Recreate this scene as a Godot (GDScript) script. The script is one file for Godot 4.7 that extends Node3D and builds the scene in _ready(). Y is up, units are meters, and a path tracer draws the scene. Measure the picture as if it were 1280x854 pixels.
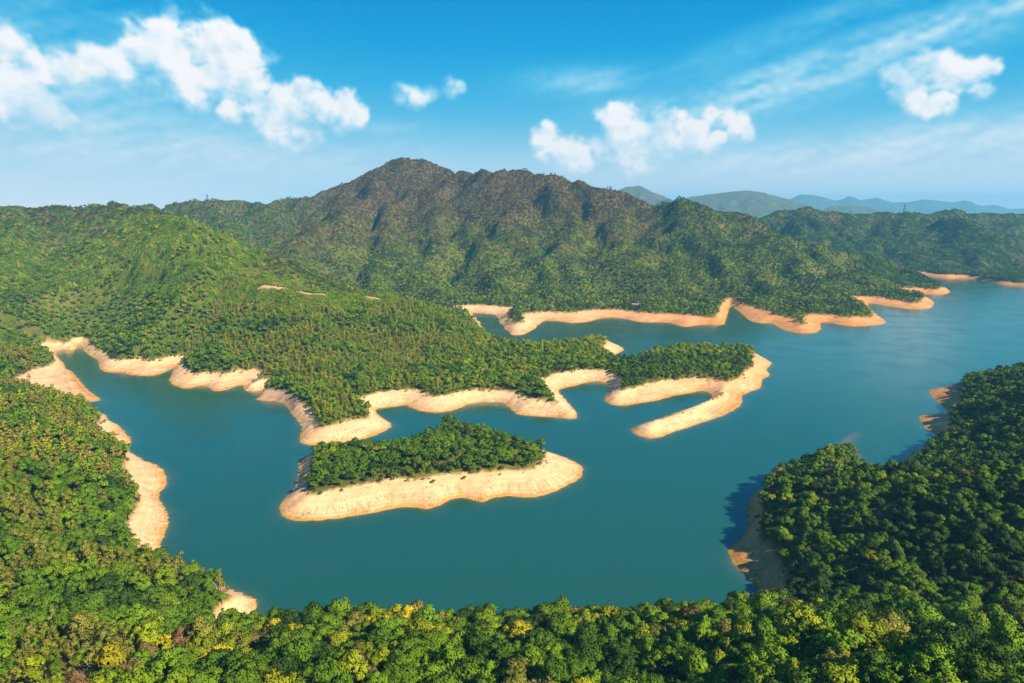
extends Node3D
# A drowned valley seen from the air: teal reservoir, bare drawdown banks, wooded hills, hazy mountains.

const FULL_LEVEL := 8.5      # height of the high-water line, where the forest begins
const EXPOSURE := 2.0
const EYE := Vector3(0, 200, 0)
const PITCH := 11.377

const SHORE := [
	[-630.7, -926, 8], [-662.5, -977.9, 8], [-643.2, -963.5, 9], [-612.3, -920.6, 9], [-581, -887.1, 8.7], [-559.9, -867.4, 9.6],
	[-529.3, -819.4, 14.1], [-507.8, -797, 52], [-490.2, -798.3, 52], [-468.5, -784.1, 51.8], [-442.3, -778.2, 44], [-436.4, -792.1, 52],
	[-435.8, -819.4, 52], [-441.8, -843.9, 10], [-431.6, -817.2, 10], [-411.9, -764.7, 21.2], [-396.6, -740.4, 27.9], [-370.4, -719.2, 46.1],
	[-363, -735.4, 26], [-353.7, -735.4, 25.6], [-332.2, -708.2, 46.3], [-321.9, -719.2, 47.1], [-315.4, -740.4, 41.3], [-300.6, -714.8, 9],
	[-294.1, -709.8, 21.2], [-283.1, -711.5, 24.7], [-280.6, -722.9, 9], [-274.9, -692.1, 9], [-275.5, -679.8, 7], [-264.8, -674.3, 14],
	[-254.1, -674.3, 10.3], [-246, -669.3, 9], [-239.4, -664.9, 9], [-230.4, -650.6, 9], [-221.7, -631.6, 11], [-211.1, -616.1, 12], [-198, -591.8, 12],
	[-193.9, -582.5, 10], [-189, -556.4, 20], [-183.4, -543.1, 20.6], [-173.2, -539.2, 24.3], [-163.2, -538.2, 23.9], [-142.3, -546.1, 28.5],
	[-126.4, -560.6, 36.5], [-115.7, -580.3, 17], [-114.1, -594.1, 20.3], [-119.4, -602.2, 19.1], [-134.2, -623.7, 9.1], [-141.7, -645.1, 18.4],
	[-128.4, -650.6, 30.3], [-116.6, -656.2, 30.7], [-110.4, -659.1, 28], [-104.9, -650.6, 21.2], [-90.5, -635.6, 27.9], [-73.9, -631.6, 32.6],
	[-58.2, -641, 28], [-44.7, -664.9, 16], [-26.6, -669.3, 19.2], [-9.3, -669.3, 13.2], [-2.5, -650.6, 23.2], [4.5, -627.4, 31.5], [17.8, -621.2, 36],
	[41.4, -617.3, 40.7], [61.9, -609.8, 19.3], [65, -627.4, 18.4], [60.7, -654.8, 17.6], [52.7, -700.4, 17.1], [51.5, -719.2, 24],
	[73.8, -735.4, 29.4], [98.4, -758.6, 24.7], [112.8, -746.1, 12], [114, -722.6, 12], [101.7, -689.9, 16], [99.7, -674.9, 22], [102.2, -663.4, 31.3],
	[112.2, -654.8, 36.3], [124.8, -660.5, 37.4], [142.5, -669.3, 32.9], [159.7, -677.9, 31.2], [175, -693.1, 26.7], [188.3, -699.1, 31.2],
	[200.6, -705.6, 28.7], [213.7, -714.8, 22.9], [220.8, -708.8, 24], [220.4, -693.1, 22], [213.3, -677.9, 18], [203.2, -666.3, 18],
	[196.7, -660.5, 18], [177.1, -642.3, 18], [156.9, -623.7, 18], [137.6, -606.1, 18], [119.9, -592.2, 18], [111.3, -580.9, 18], [111.4, -570.1, 18],
	[118, -559.5, 18], [127, -556.6, 18], [137.1, -563.8, 18], [153.5, -578.7, 18], [171.6, -592.2, 18], [191.2, -608.6, 20], [211.2, -623.7, 52.9],
	[229.2, -645.1, 70.1], [239.2, -658, 67.2], [247.9, -681, 58.8], [249.2, -689.9, 53.4], [261.6, -705.6, 19], [281.4, -721.5, 23],
	[291, -742.5, 21.8], [300.2, -764.7, 18.7], [318, -784.1, 21.1], [322.3, -810.8, 17.9], [346.4, -849.9, 27], [346.3, -868.4, 16],
	[340.8, -897.3, 14], [323, -907.8, 12], [294.7, -907.8, 12], [263.6, -918.4, 12], [235, -918.4, 12], [202.9, -892.2, 12], [175.8, -867.4, 12],
	[154.3, -843.9, 10], [143, -839.3, 10], [137.4, -857.9, 10], [137.5, -887.1, 14], [150, -910.4, 20], [163.9, -932.1, 28], [159.3, -969.5, 22],
	[147, -984.6, 16], [124.2, -978.5, 9], [97.8, -957.7, 9], [58.3, -934.8, 9], [17.4, -929.3, 9], [-11.9, -951.9, 9], [-32.3, -1000.2, 9],
	[-44.2, -1046.6, 7.7], [-56.3, -1136.6, 11.1], [-66.5, -1196.3, 11.7], [-77.9, -1262.4, 10.8], [-82.2, -1282.5, 52], [-53.4, -1272.4, 52],
	[-31, -1257.4, 52], [-24, -1214.5, 13.3], [-18.8, -1170, 15.7], [-8.2, -1098.9, 13.4], [3.9, -1039.8, 34], [16.9, -1050.1, 30], [32.3, -1086.1, 26],
	[41.9, -1128.5, 22], [58.9, -1191.8, 52], [79.3, -1187.4, 52], [106.3, -1161.4, 52], [136, -1170, 52], [166.5, -1214.5, 52], [187.8, -1226.6, 43.6],
	[211.5, -1214.5, 42.7], [225.1, -1178.6, 52], [247.4, -1170, 52], [282.1, -1170, 52], [290.4, -1144.8, 52], [298.4, -1120.6, 52],
	[323.6, -1136.6, 46.1], [348.3, -1148.9, 48.3], [371.4, -1136.6, 19.4], [403.5, -1223.8, 13.4], [440.3, -1324.9, 14.6], [486.1, -1443.6, 8],
	[462.8, -1347.1, 9], [450.1, -1262.4, 52], [435.9, -1187.4, 46.2], [445.2, -1157.2, 52], [468.8, -1170, 35.8], [459.8, -1098.9, 52],
	[468.6, -1065.7, 52], [497.5, -1060.7, 52], [525, -1097.4, 16.1], [551.7, -1161.4, 38.3], [573.9, -1181.2, 30.3], [583, -1144.8, 27.9],
	[601.6, -1125.3, 47.5], [635.9, -1136.6, 52], [673.2, -1161.4, 25.6], [689.5, -1205.3, 17.7], [707, -1262.4, 13.9], [738.1, -1347.1, 13.2],
	[780.9, -1430.8, 45.8], [790.5, -1381.8, 52], [807.8, -1341.5, 52], [830.7, -1324.9, 52], [863.2, -1340.3, 22.9], [923.6, -1424.5, 20.9],
	[953.3, -1490.2, 10], [965.2, -1542.7, 52], [1000.6, -1588, 52], [1010.5, -1557.5, 52], [1044.1, -1569.6, 23], [1087.8, -1621.3, 19.8],
	[1121.3, -1688.6, 12], [1151.7, -1794.6, 10], [1157.6, -1877.1, 10], [1199.5, -2015.7, 8], [1273.4, -2066.4, 25], [1277, -1991.2, 28],
	[1286.2, -1930.2, 30], [1345.7, -1955.5, 25], [1351.6, -1898.8, 12], [1336.5, -1804.5, 12], [1338, -1775.1, 18], [1374.2, -1728, 10],
	[1457.2, -1701, 10], [1595, -1511, 10], [1360.1, -1196.3, 10], [1008, -963.5, 10], [820.5, -887.1, 10], [729.4, -843.9, 10], [656.5, -804.5, 9],
	[582.9, -772.3, 9], [531.2, -746.1, 9], [507.9, -733.6, 12.7], [485.6, -722.6, 26.7], [470.3, -714.8, 31.7], [456.4, -682.8, 25.3],
	[447.8, -653.4, 14.5], [440.3, -634.2, 10], [426.2, -622.4, 13.8], [415.1, -622.4, 21.5], [403.3, -621.2, 26.1], [394.9, -606.1, 25.5],
	[385.8, -578, 17.2], [387.8, -564.9, 8.4], [374.3, -548.2, 9], [356.4, -535.3, 9], [342.7, -526.7, 11.7], [327.1, -512, 12.7],
	[306.8, -488.4, 12.1], [291.7, -469.1, 10.5], [284.5, -458.7, 9], [268.1, -447.3, 9], [266.4, -461.6, 9], [271, -483.2, 4.8], [277, -499.8, 6.2],
	[280.3, -514.5, 8.9], [274.8, -518.3, 20], [257.3, -503.2, 12], [233, -486.4, 9], [212, -473.7, 9], [196.8, -460.2, 5.1], [187, -451.5, 6.7],
	[176.2, -441.8, 7.6], [161.2, -418.5, 8.8], [156.7, -399.6, 6.9], [146.6, -377, 8.4], [136.5, -369, 15.4], [129.8, -360.3, 22.2],
	[127.6, -349.3, 25], [128.4, -340.6, 23.5], [132.5, -328.3, 17], [134.1, -318.2, 11], [134.1, -308, 9], [128.2, -297, 7], [116.6, -290.5, 7],
	[101.6, -286.7, 7], [85.3, -284.2, 7], [61.7, -282.3, 7], [30.7, -280.5, 7], [0, -279.3, 7], [-30.6, -279.3, 7], [-61.4, -280.5, 7],
	[-88.4, -281.1, 7], [-111, -279.9, 8], [-123.9, -278.7, 10], [-128.9, -281.7, 14], [-130.4, -289.2, 16], [-131.4, -297, 9.6],
	[-132.3, -304.5, 11.3], [-136, -310.9, 13.9], [-148.4, -316.4, 11], [-161.2, -322.8, 9.6], [-172.1, -327.5, 8.1], [-180.9, -330.7, 5.8],
	[-191, -335.6, 9], [-201.3, -340.6, 9], [-206.1, -345.8, 10.3], [-210.6, -354.8, 13.3], [-215.7, -368, 15.6], [-218.2, -379.3, 20.7],
	[-225.5, -397.3, 19.7], [-233.4, -411.2, 17.3], [-241.8, -420.9, 12.5], [-251.5, -432.4, 12.9], [-254.2, -440.8, 19.7], [-256.5, -452.9, 25.8],
	[-262.5, -467.6, 27.8], [-273.5, -483.2, 26.3], [-288.2, -497.2, 20.9], [-299.2, -501.5, 12], [-312.6, -513.8, 9], [-335.5, -532.4, 9],
	[-338.7, -539.2, 26.7], [-332.9, -544.1, 29.6], [-338.5, -553.3, 28.7], [-364.1, -582.5, 17.3], [-381.3, -598.9, 8.9], [-389.5, -603.7, 9],
	[-404.8, -623.7, 9], [-419.3, -631.6, 8], [-437.2, -636.9, 8], [-460.5, -645.1, 8], [-478.5, -662, 8], [-480.4, -672.2, 60], [-460, -672.2, 75],
	[-448.7, -669.3, 75], [-439.2, -676.7, 75], [-459.4, -695.3, 75], [-485.6, -722.6, 75], [-516.7, -758.6, 70], [-556.5, -804.5, 40],
	[-573.5, -817.2, 10], [-605.6, -857.9, 8], [-641.2, -897.3, 8], [-660.3, -932.1, 52]
]

const ISLAND_SHORE := [
	[-173.1, -510.2, 14], [-166, -484.8, 8.3], [-161.5, -467.6, 9.2], [-158, -452.9, 10], [-159.6, -436.4, 14.5], [-159.9, -420.9, 19.7],
	[-156.2, -411.2, 20.2], [-149, -401.8, 22.7], [-140.7, -399, 23.4], [-134.4, -398.8, 24.5], [-120.8, -400.1, 25.4], [-106, -405.3, 26.9],
	[-91.2, -411.2, 28.5], [-77.9, -418.5, 30.5], [-68.7, -419.7, 27.7], [-57.2, -415.4, 32.2], [-50.7, -420.9, 28.9], [-43.9, -430.5, 24.6],
	[-34.9, -435.1, 22.2], [-27, -430.5, 28.5], [-22.2, -424.7, 33.1], [-15.8, -431.8, 27.3], [-4.6, -437.7, 25.2], [12.7, -433.1, 31.6],
	[26.4, -440.4, 24.7], [41.1, -454.4, 26.6], [52.4, -469.1, 30.9], [55.7, -483.2, 31.8], [53.3, -496.9, 30.3], [43.4, -510.2, 22.4],
	[30.9, -521.1, 15.3], [24.3, -523.9, 14], [6.9, -540.2, 12], [-10.7, -554.3, 12], [-32.2, -571.4, 12], [-47.7, -583.7, 14], [-60.1, -588.3, 14],
	[-70.2, -578, 12], [-79.6, -554.3, 12], [-95.2, -532.4, 12], [-111.8, -522.9, 12], [-134.4, -524.8, 12], [-156.4, -521.1, 12], [-165.9, -514.7, 12]
]

const RIDGES := [
	{"slope": 0.55, "points": [[-153.6, -590.3, 10], [-173.4, -636.8, 10], [-206.8, -700.1, 13.5], [-233.9, -765, 26.4], [-258.2, -851.7, 45.3], [-311.7, -950.2, 81.3], [-371.4, -982.1, 94.4], [-470.6, -1049.3, 120.7], [-571, -1167.9, 179.3], [-770.5, -1402.3, 199.6], [-987.9, -1623, 206.3]]},
	{"slope": 0.5, "points": [[-311.7, -950.2, 82.1], [-281.9, -959.5, 81], [-238, -971.3, 76], [-194.4, -991.1, 71.2], [-139.2, -1030.6, 56], [-100.2, -1085.4, 36.6]]},
	{"slope": 0.33, "points": [[-194.4, -991.1, 68.2], [-136.4, -919.9, 38.2], [-87.1, -875.7, 18], [-31.8, -849.4, 10], [20.7, -829.7, 10], [80.7, -806, 10], [112.9, -781.9, 10]]},
	{"slope": 0.5, "points": [[-470.6, -1049.3, 120.7], [-470, -938.9, 94.1], [-444.3, -817, 56.4], [-427.4, -746.3, 40]]},
	{"slope": 0.5, "points": [[-571, -1167.9, 179.3], [-636.1, -1076.1, 144.6], [-633, -960.1, 91.9], [-598.9, -850.2, 50.9]]},
	{"slope": 0.5, "points": [[-258.2, -851.7, 45.3], [-298.8, -774.3, 34.2], [-309.2, -705.2, 25.9]]},
	{"slope": 0.5, "points": [[-1243.5, -838.8, 194], [-1418.8, -1263.7, 199.9], [-1213.9, -1589.5, 208.9], [-1180.3, -1676.1, 207.7], [-1110.8, -1723, 206.1], [-1065.4, -1751.4, 214.5], [-818.5, -1490, 202.7], [-571, -1167.9, 180.3]]},
	{"slope": 0.5, "points": [[-1213.9, -1589.5, 208.9], [-958.3, -1281.3, 136.4], [-861.1, -1039.7, 97.2], [-753.1, -801.8, 59.9]]},
	{"slope": 1.3, "points": [[-1247.3, -2050, 226.6], [-1208.8, -2300, 215.8], [-1042.2, -2300, 234.6], [-850.4, -2300, 231.9], [-721.5, -2330, 248.5], [-616.4, -2360, 287.4], [-508.2, -2390, 346.2], [-423.9, -2400, 399.1], [-361.4, -2400, 410], [-309.7, -2390, 392.9], [-221, -2340, 351.2], [-107.4, -2270, 326.1], [-46.3, -2180, 338.7], [0, -2150, 341.8], [62.9, -2130, 335.7], [149.1, -2100, 312.2], [243.3, -2050, 281.3], [357.5, -2000, 237.7], [409.5, -1960, 218.8], [475.3, -1900, 238.3], [529.8, -1890, 227.1], [581.3, -1870, 205], [689.4, -1850, 154.9], [782.1, -1800, 119.8], [895.6, -1760, 87.9], [972.3, -1740, 66.2], [1029.4, -1690, 45.5], [1068.5, -1630, 19.3]]},
	{"slope": 0.88, "points": [[-361.4, -2400, 386], [-426.4, -2250, 299.5], [-483.5, -2080, 224.2], [-523.7, -1900, 172.7], [-549.3, -1720, 125.9], [-547.7, -1560, 96.9]]},
	{"slope": 0.88, "points": [[-361.4, -2400, 386], [-347.3, -2180, 256], [-337.1, -1950, 153.7], [-329.3, -1720, 80.6], [-318.8, -1520, 44.2], [-287, -1380, 36.1]]},
	{"slope": 0.88, "points": [[-264.4, -2360, 356], [-233.1, -2130, 249.6], [-228.4, -1900, 143.5], [-228.3, -1680, 69.1], [-207.9, -1480, 35.5], [-163.2, -1330, 19]]},
	{"slope": 0.88, "points": [[-135.3, -2290, 324], [-109.1, -2080, 223.2], [-80.2, -1850, 132.9], [-42.8, -1600, 64.4], [-6.9, -1400, 25.9], [9.2, -1240, 10], [11.7, -1180, 10]]},
	{"slope": 0.88, "points": [[-46.3, -2180, 327.7], [-19.1, -2010, 233.9], [21.9, -1820, 144.7], [54.7, -1610, 73.3], [84, -1430, 25.9], [96.7, -1310, 10]]},
	{"slope": 0.88, "points": [[124.7, -2110, 309], [138.2, -1930, 209.8], [150.3, -1730, 116.3], [161.3, -1540, 50.6], [164.9, -1370, 10], [163.5, -1300, 10]]},
	{"slope": 0.88, "points": [[243.3, -2050, 270.3], [280.6, -1890, 180.7], [305.7, -1710, 106.9], [313.2, -1550, 53.4], [302.3, -1410, 19.5], [291.5, -1300, 10]]},
	{"slope": 0.88, "points": [[357.5, -2000, 226.7], [394.3, -1800, 134.5], [405, -1620, 72.6], [399.8, -1460, 31.3], [380.2, -1310, 10], [367.2, -1240, 10]]},
	{"slope": 0.8, "points": [[475.3, -1900, 226.3], [488.4, -1750, 139.3], [505.6, -1590, 73.8], [510.8, -1430, 28.4], [502.9, -1310, 10], [490.5, -1250, 10]]},
	{"slope": 0.8, "points": [[529.8, -1890, 215.1], [574.2, -1700, 116.6], [596.1, -1520, 51.4], [583.3, -1350, 14.3], [557.1, -1240, 10]]},
	{"slope": 0.7, "points": [[646.9, -1860, 164.6], [693.9, -1660, 82.6], [705, -1480, 33.5], [690.2, -1330, 10], [689.5, -1270, 10]]},
	{"slope": 0.6, "points": [[782.1, -1800, 107.8], [818, -1640, 50.2], [826.5, -1500, 12.9], [866.9, -1440, 10], [889.7, -1420, 10]]},
	{"slope": 0.5, "points": [[895.6, -1760, 75.9], [937.2, -1600, 28.4], [983.5, -1530, 10]]},
	{"slope": 0.62, "points": [[-1042.2, -2300, 224.6], [-886.1, -2080, 155.8], [-740.5, -1860, 111.4], [-616, -1640, 85.9]]},
	{"slope": 0.62, "points": [[-850.4, -2300, 221.9], [-749.2, -2080, 150.9], [-646.2, -1860, 111.4]]},
	{"slope": 0.68, "points": [[-587.8, -2360, 288.3], [-585.5, -2150, 205.1], [-580, -1930, 142.7]]},
	{"slope": 0.8, "points": [[789.1, -2750, 201], [1003.5, -2700, 162.9], [1113.9, -2700, 197.8], [1193.2, -2700, 213.6], [1325.3, -2700, 182], [1481.6, -2750, 181.6], [1595.3, -2750, 194.6], [1679.9, -2750, 175.2], [1872.7, -2900, 197.6], [1931.2, -2900, 201], [1986.9, -2900, 173.8], [2076.2, -2950, 183.7], [2136.8, -2950, 180.2], [2370.5, -3000, 179.9], [2727.8, -3000, 190.4]]},
	{"slope": 0.62, "points": [[1714.9, -2600, 167.3], [1724.3, -2500, 165.8], [1676.7, -2350, 112.6], [1662.4, -2230, 53.3], [1667.9, -2150, 25], [1688.1, -2100, 11.4]]},
	{"slope": 0.62, "points": [[1193.2, -2700, 207.6], [1156.7, -2400, 101.4], [1142.7, -2250, 67]]},
	{"slope": 0.62, "points": [[1481.6, -2750, 175.6], [1389.7, -2400, 87.1], [1334.9, -2200, 30.1]]},
	{"slope": 0.62, "points": [[1679.9, -2750, 169.2], [1551.7, -2450, 84.9], [1484.6, -2250, 53.5], [1392.6, -2120, 10.4]]},
	{"slope": 0.62, "points": [[1724.3, -2500, 153.8], [1583.4, -2280, 78.9], [1492.7, -2100, 24.9]]},
	{"slope": 0.62, "points": [[1325.3, -2700, 176], [1259.4, -2400, 87.1], [1213.9, -2200, 38.1]]},
	{"slope": 0.62, "points": [[1113.9, -2700, 191.8], [1061.5, -2450, 114.1], [1034.4, -2250, 61.6]]},
	{"slope": 0.62, "points": [[1595.3, -2750, 188.6], [1476, -2450, 99.5], [1418.3, -2260, 44.7]]},
	{"slope": 0.55, "points": [[-1166.8, -1685.5, 208.8], [-1000.1, -1472.5, 155.1], [-863.9, -1298.9, 121.1]]},
	{"slope": 0.52, "points": [[-770.5, -1402.3, 201.6], [-704.7, -1232.8, 154.3], [-649.1, -1091.6, 113.2]]},
	{"slope": 0.52, "points": [[-1269.5, -1519.5, 207.4], [-1027.8, -1290.8, 137], [-832.2, -1100.8, 85.8], [-720.1, -959.9, 58.4]]},
	{"slope": 0.52, "points": [[-571, -1167.9, 181.3], [-548.5, -1067.3, 134.3], [-534, -973.1, 98.4], [-521.8, -864.8, 66.6]]},
	{"slope": 0.36, "points": [[242, -443.2, 10], [237.6, -411.3, 10], [239, -375.3, 18.4], [245.6, -350.5, 32.1], [250.4, -327.2, 43.3], [262.6, -312.3, 53.9], [286.6, -293.2, 70.8], [318.2, -289.2, 80.2]]},
	{"slope": 0.34, "points": [[401, -585.9, 10], [398.4, -563.4, 25.4], [405.2, -546.1, 41.6], [406.4, -507.3, 64.1], [430.5, -487, 83.1], [495.8, -465.4, 99.4]]},
	{"slope": 0.36, "points": [[262.6, -312.3, 55.9], [340.9, -405.8, 52.3], [393, -466.5, 63.4]]},
	{"slope": 0.36, "points": [[406.4, -507.3, 58.1], [342.4, -455.7, 29.1], [303.7, -434.4, 19.7]]},
	{"slope": 0.5, "points": [[-126.9, -244, 11.8], [-102.4, -241.2, 13.8], [-69.2, -229.8, 22], [-36.9, -225, 28.3], [3.1, -225, 31.7], [41.9, -220, 37.5], [74.4, -211.3, 47.6], [97.1, -199.7, 59.5], [108.4, -191.4, 66], [111.9, -171.8, 72.3], [114.5, -149.1, 78.9], [112.7, -127.3, 88.9], [116.3, -109.9, 98.3]]},
	{"slope": 0.4, "points": [[-181.5, -186.1, 68.9], [-164, -188.7, 64.4], [-149, -188.1, 59], [-132.8, -193.9, 52], [-126.9, -244, 15.8]]},
	{"slope": 0.36, "points": [[-197.2, -252, 31], [-226.8, -266.5, 43.3], [-287.7, -306, 51.8], [-320.7, -357.2, 62.7], [-424.6, -478.9, 50.5], [-515, -612.2, 39], [-562.3, -702.8, 32.7], [-569.5, -760.4, 25.4], [-536.6, -747.3, 19.7], [-517.1, -736.6, 14.6]]},
	{"slope": 0.3, "points": [[-287.7, -306, 51.8], [-300.8, -386.8, 30.8], [-304.9, -445.7, 15.5]]},
	{"slope": 0.3, "points": [[-320.7, -357.2, 62.7], [-418.7, -548.4, 16.9], [-415.6, -600.2, 10]]},
	{"slope": 0.35, "points": [[-562.3, -702.8, 32.7], [-735.3, -749.5, 47.8], [-927.3, -761.7, 83.6]]},
	{"slope": 0.42, "points": [[-250, -40, 112], [-120, -60, 100], [0, -70, 96], [120, -60, 98], [260, -30, 108]]},
]

const FAR_RIDGES := [
	{"slope": 0.42, "points": [[850.4, -7500, 271.4], [1177.5, -7500, 402.4], [1291.6, -7500, 454.5], [1407.1, -7500, 463.2], [1470.8, -7500, 428.5], [1698.8, -7500, 315.2], [1208.2, -4600, 242.3]]},
	{"slope": 0.42, "points": [[1790.8, -7500, 262.7], [1983.6, -7500, 341.4], [2320.4, -7500, 385], [2630.6, -7500, 415.4], [2811.2, -7500, 385], [3084.8, -7500, 315.2], [3314.5, -7500, 245.1], [3590, -7500, 174.8]]},
	{"slope": 0.42, "points": [[3592.4, -7900, 172.9], [3775.3, -7900, 237.8], [3963.1, -7900, 247], [4200, -7900, 237.8], [4346.7, -7900, 191.5], [4542.1, -7900, 135.8]]},
	{"slope": 0.42, "points": [[5568.3, -13500, 310], [5794, -13500, 499.3], [6117.3, -13500, 483.6], [6530.5, -13500, 373.2], [6795, -13500, 467.9], [7012.6, -13500, 389], [7362, -13500, 436.3], [7662.8, -13500, 341.6], [8064.2, -13500, 357.4], [8300.3, -13500, 404.8], [8626.7, -13500, 373.2], [8872.8, -13500, 341.6], [9140.6, -13500, 389], [9446.3, -13500, 278.3], [9766.9, -13500, 294.2], [10053.2, -13500, 214.9], [10662.4, -13500, 246.6], [11620.7, -13500, 310]]},
]

const KNOLLS := [
	[-58.3, -476.8, 17, 34], [-83.5, -461, 13, 34], [-18.3, -472.1, 13, 34], [-122, -448.2, 12, 30], [193.1, -751.5, 19, 38], [235.9, -752, 15, 34],
	[155.1, -725.5, 14, 30]
]

const TRAIL := [
	[-373.8, -968.1], [-357.8, -965.5], [-328.3, -965.3], [-299.3, -948.4], [-271.1, -951.6]
]

const TRAIL_END := [
	[-213.8, -970.9], [-195.9, -977.7]
]

const CLOUDS := {
	"a": [[-37.87, 9.64, 2.79], [-36.36, 10.32, 2.10], [-35.96, 8.42, 2.10], [-34.37, 8.99, 1.68], [-32.75, 9.36, 1.68], [-31.07, 9.68, 1.54], [-29.45, 9.89, 1.54], [-28.16, 10.75, 1.68], [-26.37, 11.71, 2.52], [-24.55, 11.51, 2.52], [-22.64, 11.46, 2.66], [-20.97, 11.26, 2.10], [-25.50, 9.81, 2.38], [-23.36, 9.53, 2.38], [-21.43, 8.98, 2.10], [-20.13, 9.52, 1.68], [-24.55, 8.45, 1.40], [-22.12, 7.45, 1.26], [-19.81, 7.45, 2.10], [-18.29, 8.11, 2.10], [-17.04, 8.87, 1.40], [-15.56, 8.11, 1.68], [-13.59, 7.69, 1.82], [-12.60, 7.24, 0.98], [-17.50, 6.35, 1.96], [-19.00, 6.30, 1.82]],
	"b": [[-36.93, 7.43, 1.82], [-35.69, 7.15, 1.96], [-34.57, 6.94, 1.68], [-33.72, 6.49, 0.98], [-33.14, 5.90, 0.84]],
	"c": [[-9.07, 9.04, 0.98], [-7.91, 8.82, 1.05], [-6.59, 9.33, 0.98], [-5.28, 9.60, 0.98], [-4.29, 9.73, 0.56]],
	"d": [[2.82, 5.76, 1.40], [4.03, 4.73, 1.96], [5.51, 4.34, 1.82], [7.49, 4.96, 1.54], [8.74, 7.08, 1.82], [8.99, 5.45, 2.24], [10.92, 6.23, 1.82], [12.54, 5.76, 2.24], [13.77, 6.59, 1.54], [14.59, 5.34, 1.82], [10.67, 4.28, 2.10], [16.05, 4.81, 0.98]],
	"e": [[16.22, 7.24, 0.84], [17.33, 7.08, 1.26], [18.46, 6.44, 1.40], [18.98, 5.82, 0.70], [16.81, 5.65, 0.70]],
	"f": [[29.43, 9.05, 1.40], [30.36, 9.59, 1.54], [31.47, 9.07, 1.82], [32.72, 8.75, 1.54], [33.81, 8.84, 1.40], [34.58, 9.06, 0.70], [29.23, 8.11, 0.98], [30.39, 7.48, 1.12], [31.85, 7.37, 1.26], [31.14, 6.78, 0.70], [33.98, 8.12, 0.98]],
}

var rng := RandomNumberGenerator.new()
var rough := FastNoiseLite.new()
var patch := FastNoiseLite.new()
var ravine := FastNoiseLite.new()
var fields := []
var taken := {}
var crown_style := -1

# ------------------------------------------------------------------ small helpers
func numbered(called: String) -> String:
	var n: int = taken.get(called, 0)
	taken[called] = n + 1
	return called if n == 0 else "%s_%03d" % [called, n]

func tag(o: Node, label: String, category := "", group := "", kind := "") -> Node:
	o.set_meta("label", label)
	if category: o.set_meta("category", category)
	if group: o.set_meta("group", group)
	if kind: o.set_meta("kind", kind)
	return o

func part(called: String, m: Mesh, mat: Material, parent: Node) -> MeshInstance3D:
	var o := MeshInstance3D.new()
	o.name = called
	o.mesh = m
	if mat: o.material_override = mat
	parent.add_child(o, true)
	return o

func lin(r: float, g: float, b: float) -> Color:
	return Color(r, g, b).linear_to_srgb()

func plain_material(c: Color, roughness := 0.9) -> StandardMaterial3D:
	var m := StandardMaterial3D.new()
	m.albedo_color = c
	m.roughness = roughness
	m.metallic_specular = 0.3
	return m

func scaled(src: PackedFloat32Array, w: int, h: int, w2: int, h2: int) -> PackedFloat32Array:
	if w == w2 and h == h2:
		return src
	var im := Image.create_from_data(w, h, false, Image.FORMAT_RF, src.to_byte_array())
	im.resize(w2, h2, Image.INTERPOLATE_CUBIC)
	return im.get_data().to_float32_array()

# ------------------------------------------------------------------ the lie of the land
class Field:
	var x0: float
	var z0: float
	var cell: float
	var nx: int
	var nz: int
	var y: PackedFloat32Array
	var d: PackedFloat32Array
	var along: PackedFloat32Array
	var on_island: PackedByteArray

	func inside(x: float, z: float) -> bool:
		return x > x0 + cell and z > z0 + cell and x < x0 + (nx - 2) * cell and z < z0 + (nz - 2) * cell

	func read(a: PackedFloat32Array, x: float, z: float) -> float:
		var u := clampf((x - x0) / cell - 0.5, 0.0, nx - 1.001)
		var v := clampf((z - z0) / cell - 0.5, 0.0, nz - 1.001)
		var i := int(u)
		var j := int(v)
		u -= i
		v -= j
		var k := j * nx + i
		return lerpf(lerpf(a[k], a[k + 1], u), lerpf(a[k + nx], a[k + nx + 1], u), v)

	func island_at(x: float, z: float) -> bool:
		var i := clampi(int((x - x0) / cell), 0, nx - 1)
		var j := clampi(int((z - z0) / cell), 0, nz - 1)
		return on_island[j * nx + i] == 1

func stamp(line: Array, x0: float, z0: float, c: float, nx: int, nz: int, best: PackedFloat32Array, wide: PackedFloat32Array, along: PackedFloat32Array) -> void:
	var reach := 170.0
	var walked := 0.0
	for s in line.size():
		var a: Array = line[s]
		var b: Array = line[(s + 1) % line.size()]
		var ax: float = a[0]
		var az: float = a[1]
		var ex: float = b[0] - ax
		var ez: float = b[1] - az
		var aw: float = a[2]
		var ew: float = b[2] - aw
		var ll := maxf(ex * ex + ez * ez, 1e-6)
		var i0 := clampi(int((minf(ax, ax + ex) - reach - x0) / c), 0, nx)
		var i1 := clampi(int((maxf(ax, ax + ex) + reach - x0) / c) + 1, 0, nx)
		var j0 := clampi(int((minf(az, az + ez) - reach - z0) / c), 0, nz)
		var j1 := clampi(int((maxf(az, az + ez) + reach - z0) / c) + 1, 0, nz)
		walked += sqrt(ll)
		for j in range(j0, j1):
			var pz := z0 + (j + 0.5) * c - az
			for i in range(i0, i1):
				var px := x0 + (i + 0.5) * c - ax
				var t := clampf((px * ex + pz * ez) / ll, 0.0, 1.0)
				var dx := px - t * ex
				var dz := pz - t * ez
				var q := dx * dx + dz * dz
				var k := j * nx + i
				if q < best[k]:
					best[k] = q
					wide[k] = aw + t * ew
					along[k] = walked + (t - 1.0) * sqrt(ll)

# rounds the corners of a closed shoreline
func rounded(line: Array) -> Array:
	var out := []
	for s in line.size():
		var a: Array = line[s]
		var b: Array = line[(s + 1) % line.size()]
		for t in [0.2, 0.8]:
			out.append([lerpf(a[0], b[0], t), lerpf(a[1], b[1], t), lerpf(a[2], b[2], t)])
	return out

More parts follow.
